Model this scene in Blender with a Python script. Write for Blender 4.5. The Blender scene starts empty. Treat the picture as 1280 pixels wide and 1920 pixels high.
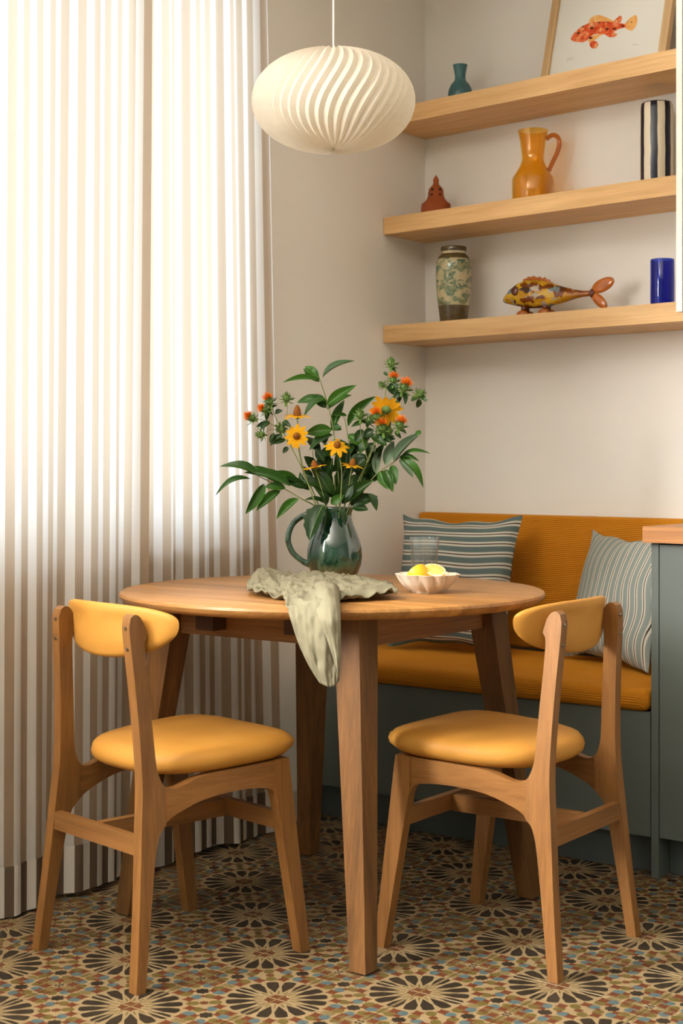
import bpy, bmesh, math, random
from mathutils import Vector, Matrix, noise as mnoise
random.seed(7)
S = bpy.context.scene
COL = S.collection

# ------------------------------------------------------------------ camera
# Room frame: +X along the bench (away from the window wall), +Y towards the shelf wall, Z up.
# The camera stands at the origin and looks towards (-0.602, 0.799).
F_PX, HOR, CAMH = 2850.0, 872.0, 1.0438
CS, SN = 0.799, 0.602
cam_d = bpy.data.cameras.new('camera')
cam = bpy.data.objects.new('camera', cam_d); COL.objects.link(cam)
cam.location = (0, 0, CAMH)
cam.rotation_euler = (math.pi/2, 0, math.atan2(SN, CS))
cam_d.sensor_fit = 'HORIZONTAL'; cam_d.sensor_width = 36
cam_d.lens = 36*F_PX/1280
cam_d.shift_y = -(960-HOR)/1280
cam_d.clip_start = .05
cam_d.dof.use_dof = True; cam_d.dof.focus_distance = 3.55; cam_d.dof.aperture_fstop = 9.0
S.camera = cam

# ------------------------------------------------------------------ light and exposure
S.view_settings.view_transform = 'Standard'
S.view_settings.look = 'None'
S.view_settings.gamma = 1
S.view_settings.use_curve_mapping = False
S.view_settings.exposure = 0.36
w = bpy.data.worlds.new('world'); S.world = w; w.use_nodes = True
w.node_tree.nodes['Background'].inputs[0].default_value = (.80, .90, 1, 1)
w.node_tree.nodes['Background'].inputs[1].default_value = 3.0

def area(name, loc, rot, sx, sy, power, col):
    d = bpy.data.lights.new(name, 'AREA'); d.shape = 'RECTANGLE'; d.size = sx; d.size_y = sy
    d.energy = power; d.color = col
    o = bpy.data.objects.new(name, d); COL.objects.link(o); o.location = loc; o.rotation_euler = rot
    return o
# daylight falling through the two windows of the left wall
area('daylight_curtained_window', (-2.96, 2.55, 1.68), (0, -math.pi/2, 0), 1.64, 1.45, 2.5, (1, .98, .95))
area('daylight_open_window', (-2.96, .40, 1.95), (0, -math.pi/2, 0), 1.35, 1.3, 640, (1, .982, .958))

# ------------------------------------------------------------------ helpers
def W(cx, cz):                       # right/forward of the camera -> room x, y
    return (CS*cx - SN*cz, SN*cx + CS*cz)

def lin(c):
    r = []
    for v in c:
        v /= 255.0
        r.append(v/12.92 if v <= .04045 else ((v+.055)/1.055)**2.4)
    return (r[0], r[1], r[2], 1)

def link(o, parent=None):
    COL.objects.link(o)
    if parent is not None: o.parent = parent
    return o

def tag(o, label=None, cat=None, group=None, kind=None):
    if label: o['label'] = label
    if cat: o['category'] = cat
    if group: o['group'] = group
    if kind: o['kind'] = kind
    return o

def empty(name, loc=(0, 0, 0), rz=0, parent=None):
    o = bpy.data.objects.new(name, None); link(o, parent)
    o.location = loc; o.rotation_euler = (0, 0, rz); o.empty_display_size = .05
    return o

def smooth(me, ang=35):
    bm = bmesh.new(); bm.from_mesh(me)
    lim = math.radians(ang)
    for f in bm.faces: f.smooth = True
    for e in bm.edges:
        e.smooth = not (len(e.link_faces) == 2 and e.calc_face_angle(0) > lim)
    bm.to_mesh(me); bm.free()

def mk(name, verts, faces, mat, parent=None, sm=True, uvs=None, ang=35):
    me = bpy.data.meshes.new(name); me.from_pydata([tuple(v) for v in verts], [], faces); me.update()
    if uvs is not None:
        ul = me.uv_layers.new(name='uv')
        for l in me.loops: ul.data[l.index].uv = uvs[l.vertex_index]
    if sm: smooth(me, ang)
    me.materials.append(mat)
    return link(bpy.data.objects.new(name, me), parent)

def mkb(name, bm, mat, parent=None, sm=True, ang=35, bevel=0, seg=2):
    if bevel:
        es = [e for e in bm.edges if len(e.link_faces) == 2 and e.calc_face_angle(0) > .5]
        bmesh.ops.bevel(bm, geom=es, offset=bevel, segments=seg, profile=.5, affect='EDGES', clamp_overlap=True)
    bmesh.ops.recalc_face_normals(bm, faces=bm.faces)
    me = bpy.data.meshes.new(name); bm.to_mesh(me); bm.free()
    if sm: smooth(me, ang)
    me.materials.append(mat)
    return link(bpy.data.objects.new(name, me), parent)

def box(bm, x0, x1, y0, y1, z0, z1):
    v = [bm.verts.new(p) for p in ((x0,y0,z0),(x1,y0,z0),(x1,y1,z0),(x0,y1,z0),(x0,y0,z1),(x1,y0,z1),(x1,y1,z1),(x0,y1,z1))]
    for f in ((0,3,2,1),(4,5,6,7),(0,1,5,4),(1,2,6,5),(2,3,7,6),(3,0,4,7)): bm.faces.new([v[i] for i in f])

def bx(name, x0, x1, y0, y1, z0, z1, mat, parent=None, bevel=.002, seg=2):
    bm = bmesh.new(); box(bm, x0, x1, y0, y1, z0, z1)
    return mkb(name, bm, mat, parent, True, 35, bevel, seg)

def prism(bm, poly, z0, z1):         # poly in plan, extruded in z
    a = [bm.verts.new((p[0], p[1], z0)) for p in poly]; b = [bm.verts.new((p[0], p[1], z1)) for p in poly]
    n = len(poly)
    bm.faces.new(a[::-1]); bm.faces.new(b)
    for i in range(n): bm.faces.new((a[i], a[(i+1) % n], b[(i+1) % n], b[i]))

def lathe(name, prof, mat, parent=None, seg=48, sx=1, sy=1, ang=40, fn=None):
    vs, fs, n = [], [], len(prof)
    for i in range(seg):
        a = 2*math.pi*i/seg
        for r, z in prof:
            k = fn(a, r, z) if fn else 1
            vs.append((r*k*math.cos(a)*sx, r*k*math.sin(a)*sy, z))
    for i in range(seg):
        j = (i+1) % seg
        for k in range(n-1): fs.append((i*n+k, j*n+k, j*n+k+1, i*n+k+1))
    if prof[0][0] > 1e-6: fs.append([i*n for i in range(seg)][::-1])
    o = mk(name, vs, fs, mat, parent, False)
    bm = bmesh.new(); bm.from_mesh(o.data); bmesh.ops.remove_doubles(bm, verts=bm.verts, dist=1e-6)
    bmesh.ops.recalc_face_normals(bm, faces=bm.faces); bm.to_mesh(o.data); bm.free(); smooth(o.data, ang)
    return o

def catmull(P, n):
    P = [Vector(p) for p in P]; Q = [2*P[0]-P[1]] + P + [2*P[-1]-P[-2]]; out = []
    for i in range(len(P)-1):
        a, b, c, d = Q[i:i+4]
        for k in range(n):
            t = k/n
            out.append(.5*((2*b) + (c-a)*t + (2*a-5*b+4*c-d)*t*t + (3*b-a-3*c+d)*t**3))
    out.append(P[-1]); return out

def tube_data(path, rad, seg=8, vs=None, fs=None, flat=1.0):
    vs = [] if vs is None else vs; fs = [] if fs is None else fs
    path = [Vector(p) for p in path]; n = len(path); base = len(vs)
    if not isinstance(rad, (list, tuple)): rad = [rad]*n
    up = Vector((0.13, .29, .95))
    for i, p in enumerate(path):
        t = (path[min(i+1, n-1)]-path[max(i-1, 0)]).normalized()
        a = up - t*up.dot(t)
        if a.length < .05: a = Vector((1, 0, 0)) - t*t.x
        a.normalize(); b = t.cross(a); up = a
        for k in range(seg):
            an = 2*math.pi*k/seg
            vs.append(p + a*math.cos(an)*rad[i]*flat + b*math.sin(an)*rad[i])
    for i in range(n-1):
        for k in range(seg):
            k2 = (k+1) % seg
            fs.append((base+i*seg+k, base+i*seg+k2, base+(i+1)*seg+k2, base+(i+1)*seg+k))
    fs.append([base+k for k in range(seg)][::-1]); fs.append([base+(n-1)*seg+k for k in range(seg)])
    return vs, fs

def tube(name, path, rad, mat, parent=None, seg=8, flat=1.0):
    vs, fs = tube_data(path, rad, seg, flat=flat)
    return mk(name, vs, fs, mat, parent, True, None, 60)

# ------------------------------------------------------------------ node helpers
class NG:
    def __init__(s, name):
        s.m = bpy.data.materials.new(name); s.m.use_nodes = True
        s.t = s.m.node_tree; s.n = s.t.nodes; s.b = s.n['Principled BSDF']; s.out = s.n['Material Output']
    def node(s, typ, **kw):
        nd = s.n.new(typ)
        for k, v in kw.items(): setattr(nd, k, v)
        return nd
    def put(s, sock, v):
        if v is None: return
        if hasattr(v, 'is_output'): s.t.links.new(v, sock)
        else: sock.default_value = v
    def math(s, op, a, b=None, c=None, clamp=False):
        nd = s.node('ShaderNodeMath', operation=op, use_clamp=clamp)
        s.put(nd.inputs[0], a); s.put(nd.inputs[1], b); s.put(nd.inputs[2], c)
        return nd.outputs[0]
    def vmath(s, op, a, b=None):
        nd = s.node('ShaderNodeVectorMath', operation=op)
        s.put(nd.inputs[0], a); s.put(nd.inputs[1], b)
        return nd
    def mix(s, f, a, b, blend='MIX'):
        nd = s.node('ShaderNodeMix', data_type='RGBA', blend_type=blend)
        s.put(nd.inputs[0], f); s.put(nd.inputs[6], a); s.put(nd.inputs[7], b)
        return nd.outputs[2]
    def noise(s, vec, scale, detail=3, rough=.5, dist=0):
        nd = s.node('ShaderNodeTexNoise')
        if vec is not None: s.t.links.new(vec, nd.inputs['Vector'])
        nd.inputs['Scale'].default_value = scale; nd.inputs['Detail'].default_value = detail
        nd.inputs['Roughness'].default_value = rough; nd.inputs['Distortion'].default_value = dist
        return nd.outputs['Fac']
    def ramp(s, f, stops, interp='LINEAR'):
        nd = s.node('ShaderNodeValToRGB'); s.put(nd.inputs[0], f); r = nd.color_ramp; r.interpolation = interp
        while len(r.elements) > 1: r.elements.remove(r.elements[-1])
        r.elements[0].position = stops[0][0]; r.elements[0].color = stops[0][1]
        for p, c in stops[1:]:
            e = r.elements.new(p); e.color = c
        return nd.outputs[0]
    def obj(s): return s.node('ShaderNodeTexCoord').outputs['Object']
    def scale(s, vec, sc):
        nd = s.node('ShaderNodeMapping'); s.t.links.new(vec, nd.inputs[0]); nd.inputs['Scale'].default_value = sc
        return nd.outputs[0]
    def bump(s, h, st, dist=.002):
        nd = s.node('ShaderNodeBump'); s.put(nd.inputs['Height'], h)
        nd.inputs['Strength'].default_value = st; nd.inputs['Distance'].default_value = dist
        s.t.links.new(nd.outputs[0], s.b.inputs['Normal'])
    def base(s, c, rough=.5, spec=.5):
        s.put(s.b.inputs['Base Color'], c); s.put(s.b.inputs['Roughness'], rough)
        s.b.inputs['Specular IOR Level'].default_value = spec

def plain(name, c, rough=.5, spec=.5, metal=0, var=.06, sc=30, bump=0):
    g = NG(name); o = g.obj(); n = g.noise(o, sc, 3)
    a = tuple(x*(1-var) for x in c[:3])+(1,); b = tuple(min(1, x*(1+var)) for x in c[:3])+(1,)
    g.base(g.mix(n, a, b), rough, spec); g.b.inputs['Metallic'].default_value = metal
    if bump: g.bump(g.noise(o, sc*6, 2), bump)
    return g.m

def wood(name, dark, light, axis=0, rough=.5, sc=1.0, streak=.5, spec=.35, rnd=True):
    g = NG(name); o = g.obj()
    inf = g.node('ShaderNodeObjectInfo').outputs['Random']
    off = g.vmath('ADD', o, None)
    if rnd:
        cmb = g.node('ShaderNodeCombineXYZ')
        for k in range(3): g.put(cmb.inputs[k], g.math('MULTIPLY', inf, 7.3+3*k))
        g.put(off.inputs[1], cmb.outputs[0])
    v = off.outputs[0]
    long = [22*sc]*3; long[axis] = 1.6*sc
    fine = [160*sc]*3; fine[axis] = 5*sc
    n1 = g.noise(g.scale(v, long), 1, 5, .55, .6)
    n2 = g.noise(g.scale(v, fine), 1, 3, .6)
    lowv = [4*sc]*3; lowv[axis] = 1*sc
    n3 = g.noise(g.scale(v, lowv), 1, 2, .5)
    f = g.math('ADD', g.math('MULTIPLY', n1, .6), g.math('MULTIPLY', n2, .4))
    c = g.ramp(f, [(.30, dark), (.62, light)])
    tone = g.math('MULTIPLY_ADD', n3, .5, .75)
    if rnd: tone = g.math('ADD', tone, g.math('MULTIPLY_ADD', inf, .24, -.12))
    c2 = g.node('ShaderNodeCombineColor')
    for k in range(3): g.put(c2.inputs[k], tone)
    c = g.mix(1.0, c, c2.outputs[0], 'MULTIPLY')
    g.base(c, rough, spec); g.bump(n2, .15, .001)
    return g.m

# ------------------------------------------------------------------ materials
WALLC = lin((240, 234, 226))
M = {}
M['wall'] = plain('plaster', WALLC, .9, .2, 0, .02, 6, .03)
M['ceiling'] = plain('ceiling_paint', lin((232, 226, 216)), .9, .2, 0, .01)
M['white'] = plain('white_paint', lin((226, 220, 208)), .5, .4, 0, .01)
M['baseb'] = plain('skirting_paint', lin((205, 196, 180)), .5, .4, 0, .02)
M['shelf'] = wood('oak_shelf', lin((194, 146, 92)), lin((224, 182, 126)), 0, .5, 1.3)
M['chairwood'] = wood('beech_chair', lin((106, 68, 30)), lin((142, 96, 50)), 2, .42)
M['chairwood_y'] = wood('beech_chair_rail', lin((106, 68, 30)), lin((142, 96, 50)), 1, .42)
M['chairwood_x'] = wood('beech_chair_stretcher', lin((106, 68, 30)), lin((142, 96, 50)), 0, .42)
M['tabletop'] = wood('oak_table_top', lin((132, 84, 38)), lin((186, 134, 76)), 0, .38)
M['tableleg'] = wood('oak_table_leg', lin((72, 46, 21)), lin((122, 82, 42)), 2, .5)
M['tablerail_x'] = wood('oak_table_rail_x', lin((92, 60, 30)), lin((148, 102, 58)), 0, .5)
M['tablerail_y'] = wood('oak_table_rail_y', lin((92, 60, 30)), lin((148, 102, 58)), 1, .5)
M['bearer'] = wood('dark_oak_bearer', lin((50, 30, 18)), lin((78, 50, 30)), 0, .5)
M['worktop'] = wood('oak_worktop', lin((140, 86, 42)), lin((196, 134, 74)), 0, .42)
M['framewood'] = wood('pale_frame_wood', lin((190, 148, 98)), lin((222, 186, 138)), 2, .55)
M['green'] = plain('grey_green_paint', lin((93, 99, 93)), .5, .4, 0, .03, 12)
M['plinth'] = plain('grey_green_plinth', lin((79, 85, 83)), .55, .4, 0, .03, 12)
M['screw'] = plain('steel_screw', lin((150, 140, 120)), .3, .5, 1, .05)
M['rubber'] = plain('dark_pad', lin((40, 30, 24)), .8)

def leather():
    g = NG('mustard_leather'); o = g.obj()
    n = g.noise(o, 9, 4); c = g.mix(n, lin((178, 120, 42)), lin((196, 140, 62)))
    g.base(c, .58, .3); g.bump(g.noise(o, 420, 2), .06, .0006)
    return g.m
M['leather'] = leather()

def corduroy():
    g = NG('mustard_corduroy'); o = g.obj()
    sp = g.node('ShaderNodeSeparateXYZ'); g.t.links.new(o, sp.inputs[0])
    ph = g.math('SINE', g.math('MULTIPLY', g.math('ADD', sp.outputs[1], sp.outputs[2]), 2*math.pi/.0062))
    n = g.noise(o, 14, 3)
    c = g.mix(n, lin((184, 112, 8)), lin((200, 128, 18)))
    c = g.mix(g.math('MULTIPLY_ADD', ph, .12, .12), c, lin((166, 96, 4)))
    g.base(c, .8, .25); g.b.inputs['Sheen Weight'].default_value = .25
    g.b.inputs['Sheen Tint'].default_value = lin((240, 180, 70))
    g.bump(ph, .45, .0012)
    return g.m
M['cord'] = corduroy()

def floor_pattern():
    g = NG('encaustic_tile')
    pos = g.node('ShaderNodeNewGeometry').outputs['Position']
    sp = g.node('ShaderNodeSeparateXYZ'); g.t.links.new(pos, sp.inputs[0])
    X = g.math('SUBTRACT', sp.outputs[0], -2.088); Y = g.math('SUBTRACT', sp.outputs[1], 2.496)
    k = 1/.4                                        # lattice coordinates of the rosettes
    P = g.math('MULTIPLY', g.math('ADD', X, Y), k); Q = g.math('MULTIPLY', g.math('SUBTRACT', X, Y), k)
    def cen(v): return g.math('SUBTRACT', g.math('FRACT', g.math('ADD', v, 100.5)), .5)
    sx, sy = cen(P), cen(Q)
    ax, ay = g.math('ABSOLUTE', sx), g.math('ABSOLUTE', sy)
    a, b = g.math('MAXIMUM', ax, ay), g.math('MINIMUM', ax, ay)
    par = g.math('MULTIPLY', g.math('SIGN', g.math('MULTIPLY', sx, sy)), g.math('SIGN', g.math('SUBTRACT', ax, ay)))
    r = g.math('SQRT', g.math('ADD', g.math('MULTIPLY', a, a), g.math('MULTIPLY', b, b)))
    cream, dark = lin((148, 126, 92)), lin((26, 20, 14))
    red, olive, blue, brown = lin((92, 42, 18)), lin((92, 78, 34)), lin((68, 90, 92)), lin((90, 48, 20))
    pn = g.noise(pos, 60, 3)
    col = g.mix(pn, cream, lin((136, 114, 80)))
    lt = lambda p, q: g.math('LESS_THAN', p, q)
    mul = lambda p, q: g.math('MULTIPLY', p, q)
    def paint(mask, c):
        nonlocal col
        col = g.mix(mask, col, c)
    def local(th):
        c, s_ = math.cos(th), math.sin(th)
        u = g.math('ADD', mul(a, c), mul(b, s_)); v = g.math('ABSOLUTE', g.math('SUBTRACT', mul(b, c), mul(a, s_)))
        return u, v
    for i, th in enumerate((0, math.pi/8, math.pi/4)):
        u, v = local(th)
        wid = g.math('MINIMUM', g.math('MULTIPLY', g.math('SUBTRACT', u, .135), .36),
                     g.math('MINIMUM', .043, g.math('MULTIPLY', g.math('SUBTRACT', .372, u), 1.2)))
        msk = mul(lt(v, wid), lt(u, .352))
        if i == 2: msk = mul(msk, g.math('GREATER_THAN', v, .010))
        paint(msk, dark)
    for th in (math.pi/16, 3*math.pi/16):            # thin slivers and outer stars between the petals
        u, v = local(th)
        paint(mul(mul(lt(v, .006), g.math('GREATER_THAN', u, .10)), lt(u, .165)), olive)
    st = g.math('MINIMUM', a, mul(g.math('ADD', a, b), .7071))
    d45 = g.math('SUBTRACT', a, b)
    paint(mul(lt(st, .068), g.math('GREATER_THAN', d45, .009)), brown)
    def rel(cx, cy):
        return g.math('ABSOLUTE', g.math('SUBTRACT', a, cx)), g.math('ABSOLUTE', g.math('SUBTRACT', b, cy))
    def octo(cx, cy, rad):
        dx, dy = rel(cx, cy)
        m = g.math('MINIMUM', g.math('MAXIMUM', dx, dy), mul(g.math('ADD', dx, dy), .7071))
        return lt(m, rad)
    def astro(cx, cy, rad):
        dx, dy = rel(cx, cy)
        return lt(g.math('ADD', g.math('POWER', dx, .7), g.math('POWER', dy, .7)), rad**.7)
    def disc(cx, cy, rad, th=0):
        dx, dy = g.math('SUBTRACT', a, cx), g.math('SUBTRACT', b, cy)
        c, s_ = math.cos(th), math.sin(th)
        u = g.math('ADD', mul(dx, c), mul(dy, s_)); v = g.math('SUBTRACT', mul(dy, c), mul(dx, s_))
        u = mul(u, .92); v = mul(v, 1.12)
        return lt(g.math('ADD', mul(u, u), mul(v, v)), rad*rad)
    pos_par = g.math('GREATER_THAN', par, 0)
    c1 = g.mix(pos_par, blue, olive); c2 = g.mix(pos_par, olive, blue)
    paint(disc(.387, .188, .042, .39), c2); paint(disc(.387, .282, .042, -.39), c1)
    paint(disc(.453, .122, .042, 1.18), c1); paint(disc(.453, .348, .042, -1.18), c2)
    paint(disc(.422, .0, .042, 0), olive)
    paint(octo(.5, .235, .040), dark)
    paint(octo(.5, .0, .026), brown)
    for cx, cy, rr in ((.398, .086, .062), (.335, .232, .062), (.5, .135, .03), (.425, .235, .045), (.5, .405, .062), (.41, .365, .055)):
        if rr: paint(astro(cx, cy, rr), red)
    dd = g.math('ADD', a, b)                           # crossed bars at the cell centre
    for o1 in (.014, .036):
        m = mul(mul(lt(g.math('ABSOLUTE', g.math('SUBTRACT', d45, o1)), .0075), g.math('GREATER_THAN', dd, .76)), lt(dd, .93))
        paint(m, olive)
    paint(mul(octo(.5, .5, .028), g.math('GREATER_THAN', d45, .008)), dark)
    for o1 in (.012, .032):
        m = mul(mul(lt(g.math('ABSOLUTE', g.math('SUBTRACT', d45, o1)), .007), g.math('GREATER_THAN', dd, .56)), lt(dd, .70))
        paint(m, olive)
    wear = g.noise(pos, 9, 4)
    col = g.mix(g.math('MULTIPLY', wear, .25), col, lin((96, 78, 54)))
    g.base(col, .5, .35)
    return g.m
M['tile'] = floor_pattern()

def fabric_stripes(name, stops, period_uv=1, trans=0, rough=.9, axis=0, bumpy=.1, tstops=None):
    g = NG(name); uv = g.node('ShaderNodeUVMap').outputs[0]
    sp = g.node('ShaderNodeSeparateXYZ'); g.t.links.new(uv, sp.inputs[0])
    f = g.math('FRACT', g.math('MULTIPLY', sp.outputs[axis], period_uv))
    c = g.ramp(f, stops, 'CONSTANT')
    o = g.obj(); n = g.noise(o, 350, 2)
    c = g.mix(g.math('MULTIPLY', n, .18), c, (0, 0, 0, 1))
    if trans:
        d = g.node('ShaderNodeBsdfDiffuse'); t = g.node('ShaderNodeBsdfTranslucent'); mx = g.node('ShaderNodeMixShader')
        g.t.links.new(c, d.inputs[0]); g.t.links.new(g.ramp(f, tstops, 'CONSTANT'), t.inputs[0])
        mx.inputs[0].default_value = trans
        g.t.links.new(d.outputs[0], mx.inputs[1]); g.t.links.new(t.outputs[0], mx.inputs[2])
        g.t.links.new(mx.outputs[0], g.out.inputs[0])
    else:
        g.base(c, rough, .2); g.bump(n, bumpy, .0008)
    return g.m
M['curtain'] = fabric_stripes('striped_curtain_linen', [(0, lin((236, 230, 222))), (.5, lin((150, 128, 106)))], 1, .5, tstops=[(0, lin((240, 236, 232))), (.5, lin((226, 206, 182)))])
M['hem'] = fabric_stripes('doubled_curtain_linen', [(0, lin((214, 204, 190))), (.5, lin((104, 86, 70)))], 1, .15, tstops=[(0, lin((214, 204, 190))), (.5, lin((104, 86, 70)))])
CR, DK, TL = lin((204, 196, 180)), lin((58, 44, 38)), lin((96, 110, 107))
M['pillow'] = fabric_stripes('teal_striped_linen', [(0, TL), (.42, CR), (.60, DK), (.71, CR), (.89, TL)], 1, 0, .9, 1)
M['pillow2'] = fabric_stripes('pale_teal_striped_linen', [(0, lin((136, 144, 138))), (.50, CR), (.64, DK), (.74, CR), (.90, lin((136, 144, 138)))], 1, 0, .9, 0)

def tinted_glass(name, c, gl=.12, dens=.0, dc=None):
    g = NG(name)
    t = g.node('ShaderNodeBsdfTransparent'); t.inputs[0].default_value = c
    gs = g.node('ShaderNodeBsdfGlossy'); gs.inputs['Roughness'].default_value = .03
    df = g.node('ShaderNodeBsdfDiffuse'); df.inputs[0].default_value = dc or tuple(x*.8 for x in c[:3])+(1,)
    fr = g.node('ShaderNodeLayerWeight'); fr.inputs[0].default_value = .5
    fz = g.math('MULTIPLY_ADD', g.math('POWER', fr.outputs['Facing'], 3.5), .55, .045, True)
    m0 = g.node('ShaderNodeMixShader'); m0.inputs[0].default_value = dens
    g.t.links.new(t.outputs[0], m0.inputs[1]); g.t.links.new(df.outputs[0], m0.inputs[2])
    m1 = g.node('ShaderNodeMixShader')
    g.put(m1.inputs[0], fz)
    g.t.links.new(m0.outputs[0], m1.inputs[1]); g.t.links.new(gs.outputs[0], m1.inputs[2])
    g.t.links.new(m1.outputs[0], g.out.inputs[0])
    return g.m
M['amber'] = tinted_glass('amber_glass', lin((255, 232, 158)), .1, .07, lin((246, 168, 16)))
M['amber_dark'] = tinted_glass('dark_amber_glass', lin((236, 186, 104)), .1, .3, lin((198, 112, 16)))
M['cobalt'] = tinted_glass('cobalt_glass', lin((120, 142, 224)), .1, .06, lin((10, 24, 150)))
M['pane'] = tinted_glass('window_pane', (.97, .98, .98, 1), 0, 0)

def clear_glass(name, rough=0, ior=1.45, tint=(1, 1, 1, 1)):
    g = NG(name); n = g.noise(g.obj(), 20, 1)
    g.base(tint, rough, .5); g.b.inputs['Transmission Weight'].default_value = 1; g.b.inputs['IOR'].default_value = ior
    return g.m
M['glass'] = tinted_glass('clear_glass', (.95, .965, .965, 1), 0, .035, (.95, .94, .92, 1))
M['water'] = tinted_glass('water', (.955, .96, .955, 1), 0, .01, (.9, .88, .82, 1))

def glaze():
    g = NG('green_glaze'); o = g.obj()
    n = g.noise(g.scale(o, (1, 1, .6)), 22, 6, .65, .8)
    sp = g.node('ShaderNodeSeparateXYZ'); g.t.links.new(o, sp.inputs[0])
    low = g.math('SUBTRACT', 1.0, g.math('MULTIPLY', sp.outputs[2], 22), None, True)
    c = g.ramp(n, [(.3, lin((8, 24, 15))), (.52, lin((24, 58, 40))), (.72, lin((70, 104, 78)))])
    c = g.mix(g.math('MULTIPLY', low, g.noise(o, 14, 3)), c, lin((128, 98, 50)))
    g.base(c, .1, .8); g.b.inputs['Coat Weight'].default_value = .3; g.b.inputs['Coat Roughness'].default_value = .04; g.b.inputs['Coat IOR'].default_value = 1.6
    return g.m
M['glaze'] = glaze()
M['teal'] = plain('teal_glaze', lin((62, 104, 106)), .25, .5, 0, .12, 25)
M['terra'] = plain('terracotta', lin((150, 74, 34)), .8, .3, 0, .15, 40, .05)
M['hole_shade_disc'] = plain('hole_shade', lin((20, 10, 6)), .9)  # near-black colour standing in for the shade inside the lantern's piercings
M['ceramic'] = plain('cream_ceramic', lin((226, 208, 186)), .3, .5, 0, .03)
M['cordwhite'] = plain('white_cord', lin((226, 220, 208)), .6)
M['paper'] = plain('print_paper', lin((228, 224, 214)), .8, .2, 0, .01)
M['ink'] = plain('pencil_ink', lin((150, 146, 138)), .9)

def leaf_mat(name, d, l, rough=.38):
    g = NG(name); o = g.obj(); inf = g.node('ShaderNodeObjectInfo').outputs['Random']
    n = g.noise(o, 30, 2)
    c = g.mix(g.math('ADD', g.math('MULTIPLY', n, .5), g.math('MULTIPLY', inf, .5)), d, l)
    sp = g.node('ShaderNodeSeparateXYZ'); g.t.links.new(o, sp.inputs[0])
    rib = g.math('LESS_THAN', g.math('ABSOLUTE', sp.outputs[0]), .012)
    c = g.mix(g.math('MULTIPLY', rib, .6), c, lin((120, 150, 70)))
    g.base(c, rough, .28)
    return g.m
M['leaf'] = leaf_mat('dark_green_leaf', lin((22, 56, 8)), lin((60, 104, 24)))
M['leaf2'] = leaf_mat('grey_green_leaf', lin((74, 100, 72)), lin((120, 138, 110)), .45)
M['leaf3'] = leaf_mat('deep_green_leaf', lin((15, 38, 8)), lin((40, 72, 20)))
M['stem'] = plain('pale_green_stem', lin((120, 128, 72)), .6)
M['stemd'] = plain('olive_stem', lin((92, 96, 48)), .6)
def petal_mat():
    g = NG('yellow_petal'); n = g.noise(g.obj(), 6, 2); c = g.mix(n, lin((232, 156, 14)), lin((250, 196, 50)))
    d = g.node('ShaderNodeBsdfDiffuse'); t = g.node('ShaderNodeBsdfTranslucent'); mx = g.node('ShaderNodeMixShader')
    g.t.links.new(c, d.inputs[0]); g.t.links.new(c, t.inputs[0]); mx.inputs[0].default_value = .4
    g.t.links.new(d.outputs[0], mx.inputs[1]); g.t.links.new(t.outputs[0], mx.inputs[2]); g.t.links.new(mx.outputs[0], g.out.inputs[0])
    return g.m
M['petal'] = petal_mat()
M['disc'] = plain('brown_flower_disc', lin((134, 78, 18)), .8, .3, 0, .3, 300, .3)
M['floret'] = plain('orange_floret', lin((240, 128, 22)), .7, .3, 0, .15, 200)
M['bud'] = plain('green_bud', lin((98, 124, 62)), .6, .3, 0, .2, 80)
M['linen'] = plain('sage_linen', lin((132, 125, 102)), .95, .15, 0, .06, 120, .25)

def lampshade():
    g = NG('pleated_paper'); n = g.noise(g.obj(), 80, 2)
    c = g.mix(n, lin((238, 230, 216)), lin((228, 218, 202)))
    d = g.node('ShaderNodeBsdfDiffuse'); t = g.node('ShaderNodeBsdfTranslucent'); mx = g.node('ShaderNodeMixShader')
    g.t.links.new(c, d.inputs[0]); g.t.links.new(c, t.inputs[0]); mx.inputs[0].default_value = .5
    g.t.links.new(d.outputs[0], mx.inputs[1]); g.t.links.new(t.outputs[0], mx.inputs[2]); g.t.links.new(mx.outputs[0], g.out.inputs[0])
    return g.m
M['shade'] = lampshade()

# ------------------------------------------------------------------ the room
XL, YB, XR, YF, ZC = -2.805, 4.184, 1.7, -1.6, 2.72     # left wall, back corner, right wall, front wall, ceiling
WT = .12
def st(o): o['kind'] = 'structure'; return o
SK = -.1006/.9952                                        # the shelf wall runs 5.8 degrees off square
def yb(x): return YB + SK*(x-XL)
ROT_B = math.atan(SK)
wd, wn = Vector((math.cos(ROT_B), math.sin(ROT_B), 0)), Vector((math.sin(ROT_B), -math.cos(ROT_B), 0))
def wp(t, n, h): return Vector((XL, YB, 0)) + wd*t + wn*n + Vector((0, 0, h))

bm = bmesh.new(); box(bm, XL-WT, XR+WT, YF-WT, YB+.5, -.15, -.0025)
floor = st(mkb('floor', bm, M['tile'], None, False))
TS = .2
tb = bmesh.new(); h_ = TS/2-.0004
vs = [tb.verts.new(p) for p in ((-h_,-h_,-.002),(h_,-h_,-.002),(h_,h_,-.002),(-h_,h_,-.002))]
h2 = h_-.0008
vt = [tb.verts.new(p) for p in ((-h2,-h2,0),(h2,-h2,0),(h2,h2,0),(-h2,h2,0))]
tb.faces.new(vt)
for i in range(4): tb.faces.new((vs[i], vs[(i+1) % 4], vt[(i+1) % 4], vt[i]))
tme = bpy.data.meshes.new('tile'); tb.to_mesh(tme); tb.free(); tme.materials.append(M['tile'])
for i in range(-4, 7):
    for j in range(-5, 6):
        x, y = -2.088+(i+.5)*TS, 2.496+(j+.5)*TS
        if x < XL-.08 or y > 3.66: continue
        o = bpy.data.objects.new('tile', tme); link(o, floor); o.location = (x, y, 0)

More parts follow.
